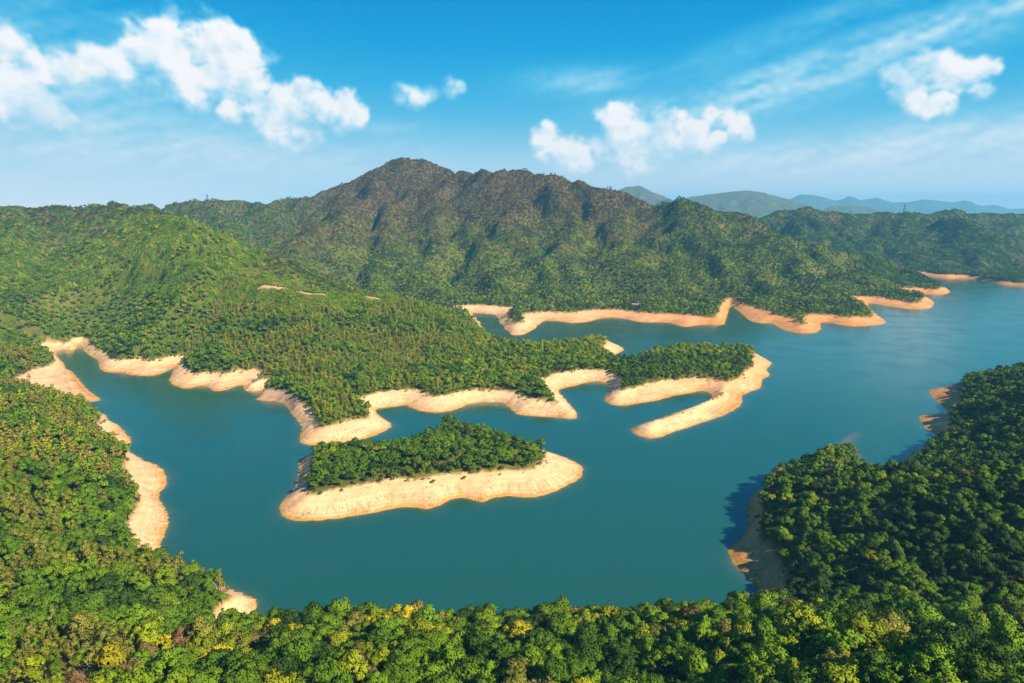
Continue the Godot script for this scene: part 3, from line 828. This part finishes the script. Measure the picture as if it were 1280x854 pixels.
func scatter(f: Field, z0: float, z1: float, step: float, out: Array) -> void:
	var z := z0
	while z < z1:
		var half := maxf(140.0, -z * 0.84 + 40.0)
		var x := -half
		while x < half:
			var px := x + rng.randf_range(-0.48, 0.48) * step
			var pz := z + rng.randf_range(-0.48, 0.48) * step
			var luck := rng.randf()
			var luck2 := rng.randf()
			var luck3 := rng.randf()
			x += step
			if not f.inside(px, pz):
				continue
			var y := f.read(f.y, px, pz)
			var edge := FULL_LEVEL + 0.3 + 1.3 * rough.get_noise_2d(px * 3.0, pz * 3.0)
			var fringe := y > edge - 2.0 and y < edge and luck < 0.3
			if (y < edge - 0.6 and not fringe) or (y < edge + 0.2 and luck > 0.7) or bare(px, pz) or (pz < -900.0 and (bare(px, pz - 5.0) or bare(px, pz - 10.0))):
				continue
			var s := screen(Vector3(px, y + 4.0, pz))
			if s.z < 20.0 or s.x < -120.0 or s.x > 1420.0 or s.y > 1010.0:
				continue
			if pz < -330.0 and hidden(Vector3(px, y + 10.0, pz), 12.0):
				continue
			var wood := wood_at(px, pz, f)
			var n := patch.get_noise_2d(px, pz)
			var m := patch.get_noise_2d(px * 3.1 + 700.0, pz * 3.1)
			var t := clampf(luck * 0.36 + 0.32 + (n * 0.55 + m * 0.6) * 0.95, 0.0, 0.999)
			var kind := "broad"
			var size := lerpf(0.66, 1.36, luck2 * luck2)
			var hue := pick(SHARES[wood], t)
			match wood:
				"left":
					if n + m * 0.6 > -0.08 and y < 60.0:
						kind = "slender"
						hue = [4, 4, 3, 4, 2][int(luck * 5.0)]
					else:
						size *= 1.15
				"peninsula":
					if n * 0.8 + m * 0.6 + luck2 * 0.2 > 0.12 and y < 62.0 and px < -60.0 and luck2 > 0.35:
						kind = "slender"
						hue = [4, 4, 3, 3, 2][int(luck * 5.0)]
						size *= 0.72
					elif y > 55.0:
						kind = "shrub"
						hue = [2, 3, 2, 1, 4, 2][int(clampf(luck * 0.7 + 0.15 + n + m * 0.5, 0.0, 0.999) * 6.0)]
						size *= 0.95
				"mountain", "hills":
					kind = "shrub"
					size *= 0.95
					if y < 70.0 or n > 0.22:
						kind = "broad" if luck2 > 0.55 else "shrub"
					var high := clampf((y - 60.0) / 160.0, 0.0, 1.0)
					if n * 0.9 + m * 0.3 > 0.02 + high * 0.95 - (0.2 if wood == "hills" else 0.0):
						hue = [1, 2, 2, 3, 1][int(luck3 * 4.99)]
					elif wood == "mountain" and luck < 0.3 + high * 0.7 and px < 420.0:
						hue = [9, 8, 8, 5][int(luck3 * 3.99)] if px > -700.0 + 200.0 * m else [8, 0, 1, 1, 2, 8, 9][int(luck3 * 6.99)]
					elif px > 420.0:
						hue = [0, 8, 0, 1][int(luck3 * 3.99)]
				"far":
					kind = "shrub"
					size *= 1.4
				"near":
					size *= 1.22
				"island", "point":
					size *= 0.86
			if kind == "broad" and pz < -500.0:
				size *= 0.85
			if hue == 6 and kind != "shrub":
				kind = "bare"
			if y < edge + 1.0:
				size *= lerpf(0.4, 0.95, luck2) * (0.55 if fringe else 1.0)
			var g: Array = GREENS[hue]
			var v: float = lerpf(0.82, 1.2, luck3) * 1.12
			var c := Color(g[0] * v * lerpf(0.85, 1.15, luck2), g[1] * v, g[2] * v)
			out.append({"p": Vector3(px, y - 0.15, pz), "kind": kind, "size": size, "hue": hue, "c": c, "wood": wood, "dist": s.z, "seen": s.x > -10.0 and s.x < 1290.0 and s.y < 875.0, "turn": luck3 * TAU, "v": int(luck2 * 997.0)})
		z += step

# a lattice tower: four splayed legs, bracing and three pairs of arms
func pylon(at: Vector3, tall: float, label: String, steel: Material, turn: float) -> void:
	var root := Node3D.new()
	root.name = numbered("power_pylon")
	root.position = at
	root.rotation.y = turn
	add_child(tag(root, label, "pylon", "power pylons on the ridges"))
	var b := tall * 0.11
	var w := tall * 0.022
	var corners := [Vector2(-1, -1), Vector2(1, -1), Vector2(1, 1), Vector2(-1, 1)]
	for c in corners:
		var st := SurfaceTool.new()
		st.begin(Mesh.PRIMITIVE_TRIANGLES)
		tube(st, Vector3(c.x * b, -2.0, c.y * b), Vector3(c.x * w * 1.6, tall * 0.62, c.y * w * 1.6), tall * 0.009, tall * 0.008, 4)
		tube(st, Vector3(c.x * w * 1.6, tall * 0.62, c.y * w * 1.6), Vector3(c.x * 0.15, tall, c.y * 0.15), tall * 0.008, tall * 0.006, 4)
		part("leg", st.commit(), steel, root)
	var br := SurfaceTool.new()
	br.begin(Mesh.PRIMITIVE_TRIANGLES)
	for k in 7:
		var t0 := k / 7.0
		var t1 := (k + 1) / 7.0
		for e in 4:
			var p: Vector2 = corners[e]
			var q: Vector2 = corners[(e + 1) % 4]
			var r0 := lerpf(b, w, t0)
			var r1 := lerpf(b, w, t1)
			tube(br, Vector3(p.x * r0, tall * 0.9 * t0, p.y * r0), Vector3(q.x * r1, tall * 0.9 * t1, q.y * r1), tall * 0.005, tall * 0.005, 3)
			tube(br, Vector3(q.x * r0, tall * 0.9 * t0, q.y * r0), Vector3(p.x * r1, tall * 0.9 * t1, p.y * r1), tall * 0.005, tall * 0.005, 3)
	part("bracing", br.commit(), steel, root)
	for k in 3:
		var y := tall * (0.66 + 0.12 * k)
		var o := tall * (0.17 - 0.025 * k)
		var st := SurfaceTool.new()
		st.begin(Mesh.PRIMITIVE_TRIANGLES)
		for side in [-1.0, 1.0]:
			tube(st, Vector3(0, y, 0), Vector3(side * o, y + 0.3, 0), tall * 0.009, tall * 0.004, 4)
			tube(st, Vector3(0, y + tall * 0.045, 0), Vector3(side * o, y + 0.3, 0), tall * 0.006, tall * 0.004, 4)
		part("crossarm", st.commit(), steel, root)

func small_things(leaf_mat: Material, bark: Material) -> void:
	var steel := plain_material(lin(0.42, 0.43, 0.45), 0.6)
	var concrete := plain_material(lin(0.52, 0.47, 0.42), 0.9)
	# pylons on the skylines: picture column and depth give the place, the land gives the height
	for q in [[-1215.0, -1985.0, 26.0, "tall grey lattice pylon on the flat ridge beyond the inlet", 0.4], [-1040.0, -2290.0, 26.0, "grey lattice pylon beside the saddle below the big mountain", 0.2], [1610.0, -2745.0, 40.0, "tallest grey lattice pylon on the hazy hill across the open lake", 0.7], [1390.0, -2745.0, 30.0, "grey lattice pylon on the hazy hill near the blue mountains", 0.5]]:
		pylon(Vector3(q[0], ground_at(q[0], q[1]), q[1]), q[2], q[3], steel, q[4])
	# the intake platform on the bank under the mountain
	var base := Vector3(246, 0, -1296)
	base.y = ground_at(base.x, base.z) - 1.0
	var pier := Node3D.new()
	pier.name = "intake_platform"
	pier.position = base
	add_child(tag(pier, "pale concrete platform with piers on the bank under the mountain", "platform"))
	var slab := BoxMesh.new()
	slab.size = Vector3(17, 1.0, 7)
	part("deck", slab, concrete, pier).position = Vector3(0, 6.2, 0)
	var wall := BoxMesh.new()
	wall.size = Vector3(16, 5.7, 0.8)
	part("back_wall", wall, concrete, pier).position = Vector3(0, 2.85, -2.5)
	var post := BoxMesh.new()
	post.size = Vector3(0.9, 5.7, 0.9)
	for k in 5:
		part("pier", post, concrete, pier).position = Vector3(-7.2 + 3.6 * k, 2.85, 2.6)
	# stones washed out of the banks
	var shapes := []
	var rr := RandomNumberGenerator.new()
	rr.seed = 12
	for v in 3:
		var rs := SurfaceTool.new()
		rs.begin(Mesh.PRIMITIVE_TRIANGLES)
		var ring := []
		for k in 7:
			var a := TAU * k / 7.0
			var o := rr.randf_range(0.75, 1.2)
			ring.append([Vector3(cos(a) * o, -0.3, sin(a) * o), Vector3(cos(a + 0.3) * o * 0.62, rr.randf_range(0.35, 0.75), sin(a + 0.3) * o * 0.62)])
		for k in 7:
			var p: Array = ring[k]
			var q: Array = ring[(k + 1) % 7]
			for t in [p[0], p[1], q[0], q[0], p[1], q[1], p[1], Vector3(0.1, 0.7, 0), q[1]]:
				rs.add_vertex(t)
		rs.generate_normals()
		shapes.append(rs.commit())
	var stone := plain_material(Color.WHITE, 0.95)
	stone.vertex_color_use_as_albedo = true
	var spots := [[], [], []]
	while spots[0].size() + spots[1].size() + spots[2].size() < 2600:
		var x := rr.randf_range(-520, 460)
		var z := rr.randf_range(-960, -290)
		var y := ground_at(x, z)
		var n := patch.get_noise_2d(x * 2.5, z * 2.5) + rr.randf_range(-0.35, 0.2)
		if x < -220 and x > -290 and z < -610 and z > -720: n += 0.4
		if y > 0.1 and y < FULL_LEVEL + 0.3 and n > 0.1:
			spots[rr.randi() % 3].append(Vector3(x, y, z))
	var stones := Node3D.new()
	stones.name = "shore_stones"
	add_child(tag(stones, "small weathered stones strewn over the sandy banks", "stones", "", "stuff"))
	for v in 3:
		var mm := MultiMesh.new()
		mm.transform_format = MultiMesh.TRANSFORM_3D
		mm.use_colors = true
		mm.mesh = shapes[v]
		mm.instance_count = spots[v].size()
		for i in spots[v].size():
			var sz := 0.25 + 0.75 * pow(rr.randf(), 3.0)
			mm.set_instance_transform(i, Transform3D(Basis(Vector3.UP, rr.randf() * TAU).scaled(Vector3(sz, sz * rr.randf_range(0.6, 1.0), sz)), spots[v][i]))
			mm.set_instance_color(i, Color(0.40, 0.30, 0.21).lerp(Color(0.27, 0.20, 0.17), rr.randf()))
		var o := MultiMeshInstance3D.new()
		o.name = "stones"
		o.multimesh = mm
		o.material_override = stone
		o.set_meta("kind", "stuff")
		stones.add_child(o, true)
	# a float off the island
	var buoy := Node3D.new()
	buoy.name = "float"
	buoy.position = Vector3(-108.5, 0, -396)
	add_child(tag(buoy, "small white float on the water off the island", "float"))
	var white := plain_material(lin(0.75, 0.72, 0.70), 0.5)
	var st := SurfaceTool.new()
	st.begin(Mesh.PRIMITIVE_TRIANGLES)
	tube(st, Vector3(0, -0.2, 0), Vector3(0, 0.25, 0), 0.55, 0.6, 10)
	tube(st, Vector3(0, 0.25, 0), Vector3(0, 0.5, 0), 0.6, 0.2, 10)
	tube(st, Vector3(0, 0.5, 0), Vector3(0, 0.52, 0), 0.2, 0.01, 10)
	part("body", st.commit(), white, buoy)
	var mt := SurfaceTool.new()
	mt.begin(Mesh.PRIMITIVE_TRIANGLES)
	tube(mt, Vector3(0, 0.45, 0), Vector3(0, 1.2, 0), 0.05, 0.04, 5)
	part("mast", mt.commit(), steel, buoy)
	# the blossoming tree on the peninsula
	var r := RandomNumberGenerator.new()
	r.seed = 4
	var pink: StandardMaterial3D = leaf_mat.duplicate()
	pink.albedo_color = lin(0.42, 0.13, 0.16)
	var tree := Node3D.new()
	tree.name = "blossoming_tree"
	tree.position = Vector3(-127, ground_at(-127, -782), -782)
	tree.scale = Vector3.ONE * 1.25
	add_child(tag(tree, "pink blossoming tree standing in the green peninsula wood", "tree"))
	part("trunk", trunk_tool("broad", r).commit(), bark, tree)
	part("crown", crown_tool("broad", 900, 0.34, r).commit(), pink, tree)

const GOLDEN := [[-96.0, -236.0], [-89.0, -238.0], [1.0, -229.0], [-6.0, -226.0], [91.0, -206.0]]

func _ready() -> void:
	# ---------------------------------------------------------------- camera, sky, sun, exposure
	var cam := Camera3D.new()
	cam.name = "camera"
	cam.fov = 55.0148
	cam.near = 1.0
	cam.far = 30000.0
	cam.position = EYE
	cam.rotation_degrees = Vector3(-PITCH, 0, 0)
	add_child(cam)
	cam.current = true
	var env := Environment.new()
	env.tonemap_mode = Environment.TONE_MAPPER_LINEAR
	env.tonemap_exposure = EXPOSURE
	env.background_energy_multiplier = 1.0 / EXPOSURE
	env.background_mode = Environment.BG_SKY
	var sky := Sky.new()
	var pano := PanoramaSkyMaterial.new()
	pano.panorama = ImageTexture.create_from_image(make_sky())
	sky.sky_material = pano
	env.sky = sky
	env.sdfgi_enabled = true
	env.ssao_enabled = true
	env.ssil_enabled = true
	env.fog_enabled = true
	env.fog_density = 0.00008
	env.fog_light_color = Color(0.48, 0.82, 1.0)
	var world := WorldEnvironment.new()
	world.name = "daylight"
	world.environment = env
	add_child(world)
	var sun := DirectionalLight3D.new()
	sun.name = "sun"
	sun.light_energy = 1.6
	sun.light_color = Color(1.0, 0.93, 0.82)
	sun.light_angular_distance = 0.5
	sun.shadow_enabled = true
	sun.rotation_degrees = Vector3(-38, 52, 0)
	add_child(sun)

	# ---------------------------------------------------------------- land
	rng.seed = 20240
	rough.seed = 3
	rough.noise_type = FastNoiseLite.TYPE_SIMPLEX_SMOOTH
	rough.frequency = 0.028
	rough.fractal_octaves = 3
	patch.seed = 8
	patch.noise_type = FastNoiseLite.TYPE_SIMPLEX_SMOOTH
	patch.frequency = 0.011
	patch.fractal_octaves = 3
	ravine.seed = 21
	ravine.noise_type = FastNoiseLite.TYPE_SIMPLEX_SMOOTH
	ravine.fractal_type = FastNoiseLite.FRACTAL_RIDGED
	ravine.frequency = 0.0065
	ravine.fractal_octaves = 3
	var close := make_field(-864, 864, -1008, -24, 3.0, 2, 8)
	var wide := make_field(-2240, 2980, -3200, -320, 10.0, 1, 3)
	fields = [close, wide]
	print("land ", Time.get_ticks_msec())

	var line_noise := FastNoiseLite.new()
	line_noise.seed = 4
	line_noise.frequency = 0.03
	var strand := Image.create(512, 512, false, Image.FORMAT_RGB8)
	for j in 512:
		var row := 1.0 - 0.34 * maxf(0.0, line_noise.get_noise_2d(j * 1.3, 5.0)) - 0.2 * maxf(0.0, line_noise.get_noise_2d(j * 0.5, 900.0))
		for i in 512:
			var ii := minf(i, 511 - i) * 2.0
			var v := row + 0.14 * line_noise.get_noise_2d(ii * 1.2, j * 1.6) + 0.3 * minf(0.0, line_noise.get_noise_2d(ii * 0.8, j * 0.12)) * smoothstep(0.85, 0.35, j / 512.0)
			v = clampf(v, 0.5, 1.0)
			strand.set_pixel(i, j, Color(v, v * (0.985 if v > 0.9 else 0.95), v * (0.97 if v > 0.9 else 0.9)))
	var shore_mat := plain_material(Color.WHITE, 0.95)
	shore_mat.vertex_color_use_as_albedo = true
	shore_mat.albedo_texture = ImageTexture.create_from_image(strand)
	shore_mat.metallic_specular = 0.15
	var floor_mat := plain_material(Color.WHITE, 1.0)
	floor_mat.vertex_color_use_as_albedo = true
	floor_mat.metallic_specular = 0.1
	var turf := NoiseTexture2D.new()
	turf.width = 512
	turf.height = 512
	turf.seamless = true
	var tn := FastNoiseLite.new()
	tn.seed = 31
	tn.frequency = 0.05
	tn.fractal_octaves = 5
	turf.noise = tn
	var tones := Gradient.new()
	tones.set_color(0, Color(0.62, 0.62, 0.6))
	tones.set_color(1, Color(1, 1, 0.97))
	turf.color_ramp = tones
	floor_mat.albedo_texture = turf
	floor_mat.uv1_triplanar = true
	floor_mat.uv1_world_triplanar = true
	floor_mat.uv1_scale = Vector3.ONE / 24.0
	var shore_root := Node3D.new()
	shore_root.name = "shore"
	add_child(tag(shore_root, "bare sandy drawdown banks ringing the lake below the forest", "", "", "structure"))
	var hill_root := Node3D.new()
	hill_root.name = "hills"
	add_child(tag(hill_root, "wooded hills and mountain slopes rising round the lake", "", "", "structure"))
	var island_root := Node3D.new()
	island_root.name = "island"
	add_child(tag(island_root, "wooded island with a wide pale sandy rim in the lake", "", "", "structure"))
	land_meshes(close, shore_mat, floor_mat, shore_root, hill_root, island_root, null)
	land_meshes(wide, shore_mat, floor_mat, shore_root, hill_root, island_root, close)
	print("meshes ", Time.get_ticks_msec())

	# the blue ranges far behind
	var ranges := Node3D.new()
	ranges.name = "far_mountains"
	add_child(tag(ranges, "pale blue mountain ranges fading into haze behind the hills", "", "", "structure"))
	for k in FAR_RIDGES.size():
		var pts: Array = FAR_RIDGES[k].points
		var lo := Vector2(1e9, 1e9)
		var hi := -lo
		for p in pts:
			lo = lo.min(Vector2(p[0], p[1]))
			hi = hi.max(Vector2(p[0], p[1]))
		var c := 36.0 if k < 3 else 64.0
		lo -= Vector2(1200, 1100)
		hi += Vector2(1200, 1100)
		var nx := int((hi.x - lo.x) / c)
		var nz := int((hi.y - lo.y) / c)
		var hs := PackedFloat32Array()
		hs.resize(nx * nz)
		for j in nz:
			for i in nx:
				var x := lo.x + i * c
				var z := lo.y + j * c
				var q := ridge_height(x, z, [FAR_RIDGES[k]])
				hs[j * nx + i] = maxf(-40.0, q.x) - clampf(q.y / 160.0, 0.0, 1.0) * 60.0 * (0.5 - 0.5 * ravine.get_noise_2d(x * 0.8, z * 0.8)) + rough.get_noise_2d(x * 0.5, z * 0.5) * 5.0
		var st := SurfaceTool.new()
		st.begin(Mesh.PRIMITIVE_TRIANGLES)
		for j in nz:
			for i in nx:
				var y := hs[j * nx + i]
				var n := patch.get_noise_2d(i * c * 0.6, j * c * 0.6)
				st.set_color(Color(0.110, 0.140, 0.060).lerp(Color(0.190, 0.170, 0.090), clampf(0.3 + n, 0.0, 1.0)))
				st.add_vertex(Vector3(lo.x + i * c, y, lo.y + j * c))
		for j in nz - 1:
			for i in nx - 1:
				var a := j * nx + i
				for t in [a, a + 1, a + nx, a + 1, a + nx + 1, a + nx]:
					st.add_index(t)
		st.generate_normals()
		part("range", st.commit(), floor_mat, ranges)

	# ---------------------------------------------------------------- water
	var lake := Node3D.new()
	lake.name = "water"
	add_child(tag(lake, "calm teal reservoir water", "", "", "structure"))
	var ripple := NoiseTexture2D.new()
	ripple.width = 1024
	ripple.height = 1024
	ripple.seamless = true
	ripple.as_normal_map = true
	ripple.bump_strength = 3.0
	var rn := FastNoiseLite.new()
	rn.seed = 9
	rn.noise_type = FastNoiseLite.TYPE_SIMPLEX_SMOOTH
	rn.frequency = 0.06
	rn.fractal_octaves = 4
	ripple.noise = rn
	var surface := StandardMaterial3D.new()
	surface.resource_name = "lake_surface"
	surface.transparency = BaseMaterial3D.TRANSPARENCY_ALPHA
	surface.albedo_color = lin(0.018, 0.118, 0.092)
	surface.albedo_color.a = 0.5
	surface.roughness = 0.25
	var gusts := NoiseTexture2D.new()
	gusts.width = 512
	gusts.height = 512
	gusts.seamless = true
	var gn := FastNoiseLite.new()
	gn.seed = 14
	gn.frequency = 0.008
	gn.fractal_octaves = 4
	gusts.noise = gn
	surface.roughness_texture = gusts
	surface.metallic_specular = 0.5
	surface.normal_enabled = true
	surface.normal_texture = ripple
	surface.normal_scale = 0.15
	surface.uv1_triplanar = true
	surface.uv1_world_triplanar = true
	surface.uv1_scale = Vector3.ONE / 260.0
	var under := StandardMaterial3D.new()
	under.resource_name = "murky_water"
	under.transparency = BaseMaterial3D.TRANSPARENCY_ALPHA
	under.albedo_color = lin(0.012, 0.122, 0.098)
	under.albedo_color.a = 0.27
	under.roughness = 1.0
	under.metallic_specular = 0.0
	var bottom := plain_material(lin(0.017, 0.118, 0.094), 1.0)
	bottom.metallic_specular = 0.0
	var sheets := [["surface", 0.0, surface], ["murky_water", -0.15, under], ["murky_water", -0.4, under], ["murky_water", -0.7, under], ["murky_water", -1.05, under], ["murky_water", -1.45, under], ["deep_water", -2.1, bottom]]
	for s in sheets:
		var pm := PlaneMesh.new()
		pm.size = Vector2(3400, 2300)
		var o := part(s[0], pm, s[2], lake)
		o.position = Vector3(500, s[1], -1240)

	# ---------------------------------------------------------------- woods
	var found := []
	scatter(close, -470.0, -30.0, 4.8, found)
	scatter(close, -1000.0, -470.0, 4.6, found)
	scatter(wide, -1700.0, -1000.0, 5.8, found)
	scatter(wide, -2450.0, -1700.0, 5.8, found)
	scatter(wide, -3150.0, -2450.0, 8.5, found)
	for q in [[-96.0, -236.0, 7, 1.5, "broad"], [-89.0, -238.0, 7, 1.3, "broad"], [-104.0, -240.0, 3, 1.2, "broad"], [1.0, -229.0, 7, 1.35, "broad"], [-6.0, -226.0, 7, 1.0, "broad"], [99.0, -205.0, 3, 1.7, "broad"], [106.0, -200.0, 3, 1.5, "broad"], [91.0, -206.0, 7, 1.1, "broad"], [118.0, -183.0, 4, 1.5, "broad"], [126.0, -176.0, 4, 1.4, "broad"], [-225.0, -243.0, 6, 1.3, "bare"], [-205.0, -228.0, 6, 1.2, "bare"]]:
		var p := Vector3(q[0], ground_at(q[0], q[1]) - 0.1, q[1])
		found = found.filter(func(t): return Vector2(t.p.x - p.x, t.p.z - p.z).length() > 3.2 * q[3])
		var g: Array = GREENS[q[2]]
		found.append({"p": p, "kind": q[4], "size": q[3], "hue": q[2], "c": Color(g[0], g[1], g[2]), "wood": "near" if q[0] > -130.0 else "left", "dist": screen(p).z, "seen": true, "turn": q[0], "v": int(absf(q[1]))})
	print("trees ", found.size(), " ", Time.get_ticks_msec())
	var r := RandomNumberGenerator.new()
	r.seed = 77
	var leaf_mat := plain_material(Color.WHITE, 0.8)
	leaf_mat.vertex_color_use_as_albedo = true
	leaf_mat.metallic_specular = 0.25
	leaf_mat.backlight_enabled = true
	leaf_mat.backlight = Color(0.35, 0.35, 0.2)
	var bark := plain_material(lin(0.13, 0.10, 0.075))
	var pale_bark := plain_material(lin(0.34, 0.29, 0.22))
	var grey_bark := plain_material(lin(0.27, 0.21, 0.19))
	# shapes: near ones keep crown and trunk apart
	var crowns := {"broad": [], "slender": [], "shrub": [], "bare": []}
	var trunks := {"broad": [], "slender": [], "shrub": [], "bare": []}
	for kind in ["broad", "slender", "shrub"]:
		for v in (9 if kind == "broad" else 4):
			crown_style = v % 3
			crowns[kind].append(crown_tool(kind, {"broad": 1500, "slender": 900, "shrub": 500}[kind], 0.27, r).commit())
			trunks[kind].append(trunk_tool(kind, r).commit())
	crown_style = -1
	for v in 4:
		var st := SurfaceTool.new()
		st.begin(Mesh.PRIMITIVE_TRIANGLES)
		var tips := []
		branch(st, Vector3(0, -0.8, 0), Vector3(r.randf_range(-0.1, 0.1), 1, 0.05).normalized(), 3.2, 0.2, 4, r, tips)
		trunks.bare.append(st.commit())
		var lt := SurfaceTool.new()
		lt.begin(Mesh.PRIMITIVE_TRIANGLES)
		for p in tips:
			for k in 5:
				leaf(lt, p + unit(r) * 0.55, unit(r), (unit(r) + Vector3.UP).normalized(), 0.2, r, r.randf_range(0.8, 1.2))
		crowns.bare.append(lt.commit())
	# shapes of the mass of the forest, by distance
	var mass := {}
	for lod in 3:
		for kind in ["broad", "slender", "shrub", "bare"]:
			var list := []
			for v in (6 if kind == "broad" else 4):
				if lod == 0 or kind == "bare":
					var m := ArrayMesh.new()
					m.add_surface_from_arrays(Mesh.PRIMITIVE_TRIANGLES, crowns[kind][v].surface_get_arrays(0))
					m.add_surface_from_arrays(Mesh.PRIMITIVE_TRIANGLES, trunks[kind][v].surface_get_arrays(0))
					m.surface_set_material(0, leaf_mat)
					m.surface_set_material(1, {"broad": bark, "slender": pale_bark, "shrub": bark, "bare": grey_bark}[kind])
					list.append(m)
				elif kind == "shrub":
					list.append(both(scrub_tool(r), null, leaf_mat, bark))
				else:
					var quads: int = {"broad": [0, 330, 130], "slender": [0, 260, 110], "shrub": [0, 130, 60]}[kind][lod]
					list.append(both(crown_tool(kind, quads, [0.0, 0.52, 0.8][lod], r), trunk_tool(kind, r) if lod == 1 or kind == "slender" else null, leaf_mat, pale_bark if kind == "slender" else bark))
			mass["%s%d" % [kind, lod]] = list
	# the trees that show largest stand one by one
	var order := range(found.size())
	order.sort_custom(func(a, b): return found[a].dist / found[a].size < found[b].dist / found[b].size)
	var left := {"broad": 290, "slender": 150, "bare": 40, "shrub": 0}
	var mats := {}
	var single := {}
	var where := {"near": "on the crest above the near shore", "left": "above the curved sandy shore", "right": "on the dark wooded point beyond the crest", "island": "on the wooded island", "point": "on the hooked sandy point", "peninsula": "on the long peninsula", "mountain": "below the big mountain", "hills": "on the far bank hills", "far": "on the far hills"}
	for k in order:
		var t: Dictionary = found[k]
		if not t.seen or left[t.kind] <= 0 or t.dist > 900.0 or (t.dist > 260.0 and hidden(t.p + Vector3(0, 7, 0), 0.0)):
			continue
		left[t.kind] -= 1
		single[k] = true
		var name: String = {"broad": "broadleaf_tree", "slender": "slender_tree", "bare": "bare_tree"}[t.kind]
		var root := Node3D.new()
		root.name = numbered(name)
		root.position = t.p
		root.rotation.y = t.turn
		root.scale = Vector3(1, lerpf(0.8, 1.25, fmod(t.v * 0.37, 1.0)), lerpf(0.85, 1.15, fmod(t.v * 0.71, 1.0))) * t.size
		add_child(root)
		var key := "%d_%d" % [t.hue, int(t.v / 7) % 3]
		if not mats.has(key):
			var m: StandardMaterial3D = leaf_mat.duplicate()
			var g: Array = GREENS[t.hue]
			var v: float = [0.8, 1.0, 1.22][int(t.v / 7) % 3]
			m.albedo_color = lin(g[0] * v, g[1] * v, g[2] * v)
			mats[key] = m
		var n: int = crowns[t.kind].size()
		part("trunk", trunks[t.kind][t.v % n], {"broad": bark, "slender": pale_bark, "bare": grey_bark}[t.kind], root)
		part("crown", crowns[t.kind][t.v % n], mats[key], root)
		var look: String = {"broad": "%s " + ["dome-crowned", "wide spreading", "ragged upright"][t.v % 9 % 3] + " tree", "slender": "slender %s tree with pale trunk", "bare": "bare-branched %s tree"}[t.kind] % GREEN_NAMES[t.hue]
		var big: float = t.size / {"near": 1.22, "left": 1.1}.get(t.wood, 1.0)
		look = ("big " if big > 1.1 else ("small " if big < 0.8 else "")) + look
		var stand: String = where[t.wood]
		if t.wood == "near":
			stand = "on the brow overlooking the lake" if t.p.y < 30.0 or t.p.z < -212.0 else ("on the slope behind the crest" if t.p.z > -180.0 else "on top of the crest")
			for q in GOLDEN:
				var off := Vector2(t.p.x - q[0], t.p.z - q[1]).length()
				if off > 2.0 and off < 14.0: stand = "beside a golden yellow tree on the crest"
			if t.p.x > 105.0 and t.p.z < -205.0: stand = "beside the dark gully behind the crest"
		if t.wood == "left":
			stand = "high above the curved sandy shore" if t.p.y > 38.0 else ("low above the curved sandy shore" if t.p.y < 20.0 else "halfway up above the curved sandy shore")
		for q in CLEARINGS:
			if Vector2(t.p.x - q[0], t.p.z - q[1]).length() < q[2] + 9.0:
				stand = "beside a bare earth clearing " + ("on the crest" if t.wood == "near" else "in the wood")
		if t.p.y < FULL_LEVEL + 3.0:
			stand = "at the wood's edge above the bank"
		tag(root, look + " " + stand, "tree", "%ss %s" % [name.replace("_", " "), stand])
	print("single trees ", single.size(), " ", left)
	var bins := {}
	for k in found.size():
		if single.has(k):
			continue
		var t: Dictionary = found[k]
		var lod := 0 if t.dist < 420.0 and t.kind != "shrub" else (1 if t.dist < 1000.0 else 2)
		var key := "%s%d" % [t.kind, lod]
		if not bins.has(t.wood): bins[t.wood] = {}
		var id := "%s/%d" % [key, t.v % (6 if t.kind == "broad" else 4)]
		if not bins[t.wood].has(id): bins[t.wood][id] = []
		bins[t.wood][id].append(t)
	var names := {"near": ["near_shore_wood", "mixed green wood covering the crest of the near shore"], "left": ["sandy_shore_wood", "olive and bright green wood above the curved sandy shore"], "right": ["dark_point_wood", "dark green wood on the point beyond the crest"], "island": ["island_wood", "dense green wood crowning the sandy island"], "point": ["hooked_point_wood", "dense dark green wood on the hooked sandy point"], "peninsula": ["peninsula_wood", "olive and yellow-green wood covering the long peninsula"], "mountain": ["mountain_forest", "dark green and brown scrub forest on the big mountain"], "hills": ["hill_forest", "green forest on the ridges beyond the narrow inlet"], "far": ["far_forest", "hazy dark forest on the hills across the open lake"]}
	for wood in bins:
		var root := Node3D.new()
		root.name = names[wood][0]
		add_child(tag(root, names[wood][1], "forest", "", "stuff"))
		for id in bins[wood]:
			var list: Array = bins[wood][id]
			var mm := MultiMesh.new()
			mm.transform_format = MultiMesh.TRANSFORM_3D
			mm.use_colors = true
			mm.mesh = mass[id.split("/")[0]][int(id.split("/")[1])]
			mm.instance_count = list.size()
			for i in list.size():
				var t: Dictionary = list[i]
				var lay := Basis(Vector3.UP, t.turn).scaled(Vector3(t.size, t.size * lerpf(0.85, 1.15, fmod(t.v * 0.37, 1.0)), t.size))
				if t.kind == "shrub":      # scrub lies along the slope
					var gx := (ground_at(t.p.x + 5.0, t.p.z) - ground_at(t.p.x - 5.0, t.p.z)) * 0.1
					var gz := (ground_at(t.p.x, t.p.z + 5.0) - ground_at(t.p.x, t.p.z - 5.0)) * 0.1
					lay = Basis(Vector3(1, gx, 0), Vector3.UP, Vector3(0, gz, 1)) * lay
				mm.set_instance_transform(i, Transform3D(lay, t.p))
				mm.set_instance_color(i, t.c)
			var o := MultiMeshInstance3D.new()
			o.name = "trees"
			o.multimesh = mm
			o.set_meta("kind", "stuff")
			root.add_child(o, true)
	small_things(leaf_mat, bark)
	print("done ", Time.get_ticks_msec())
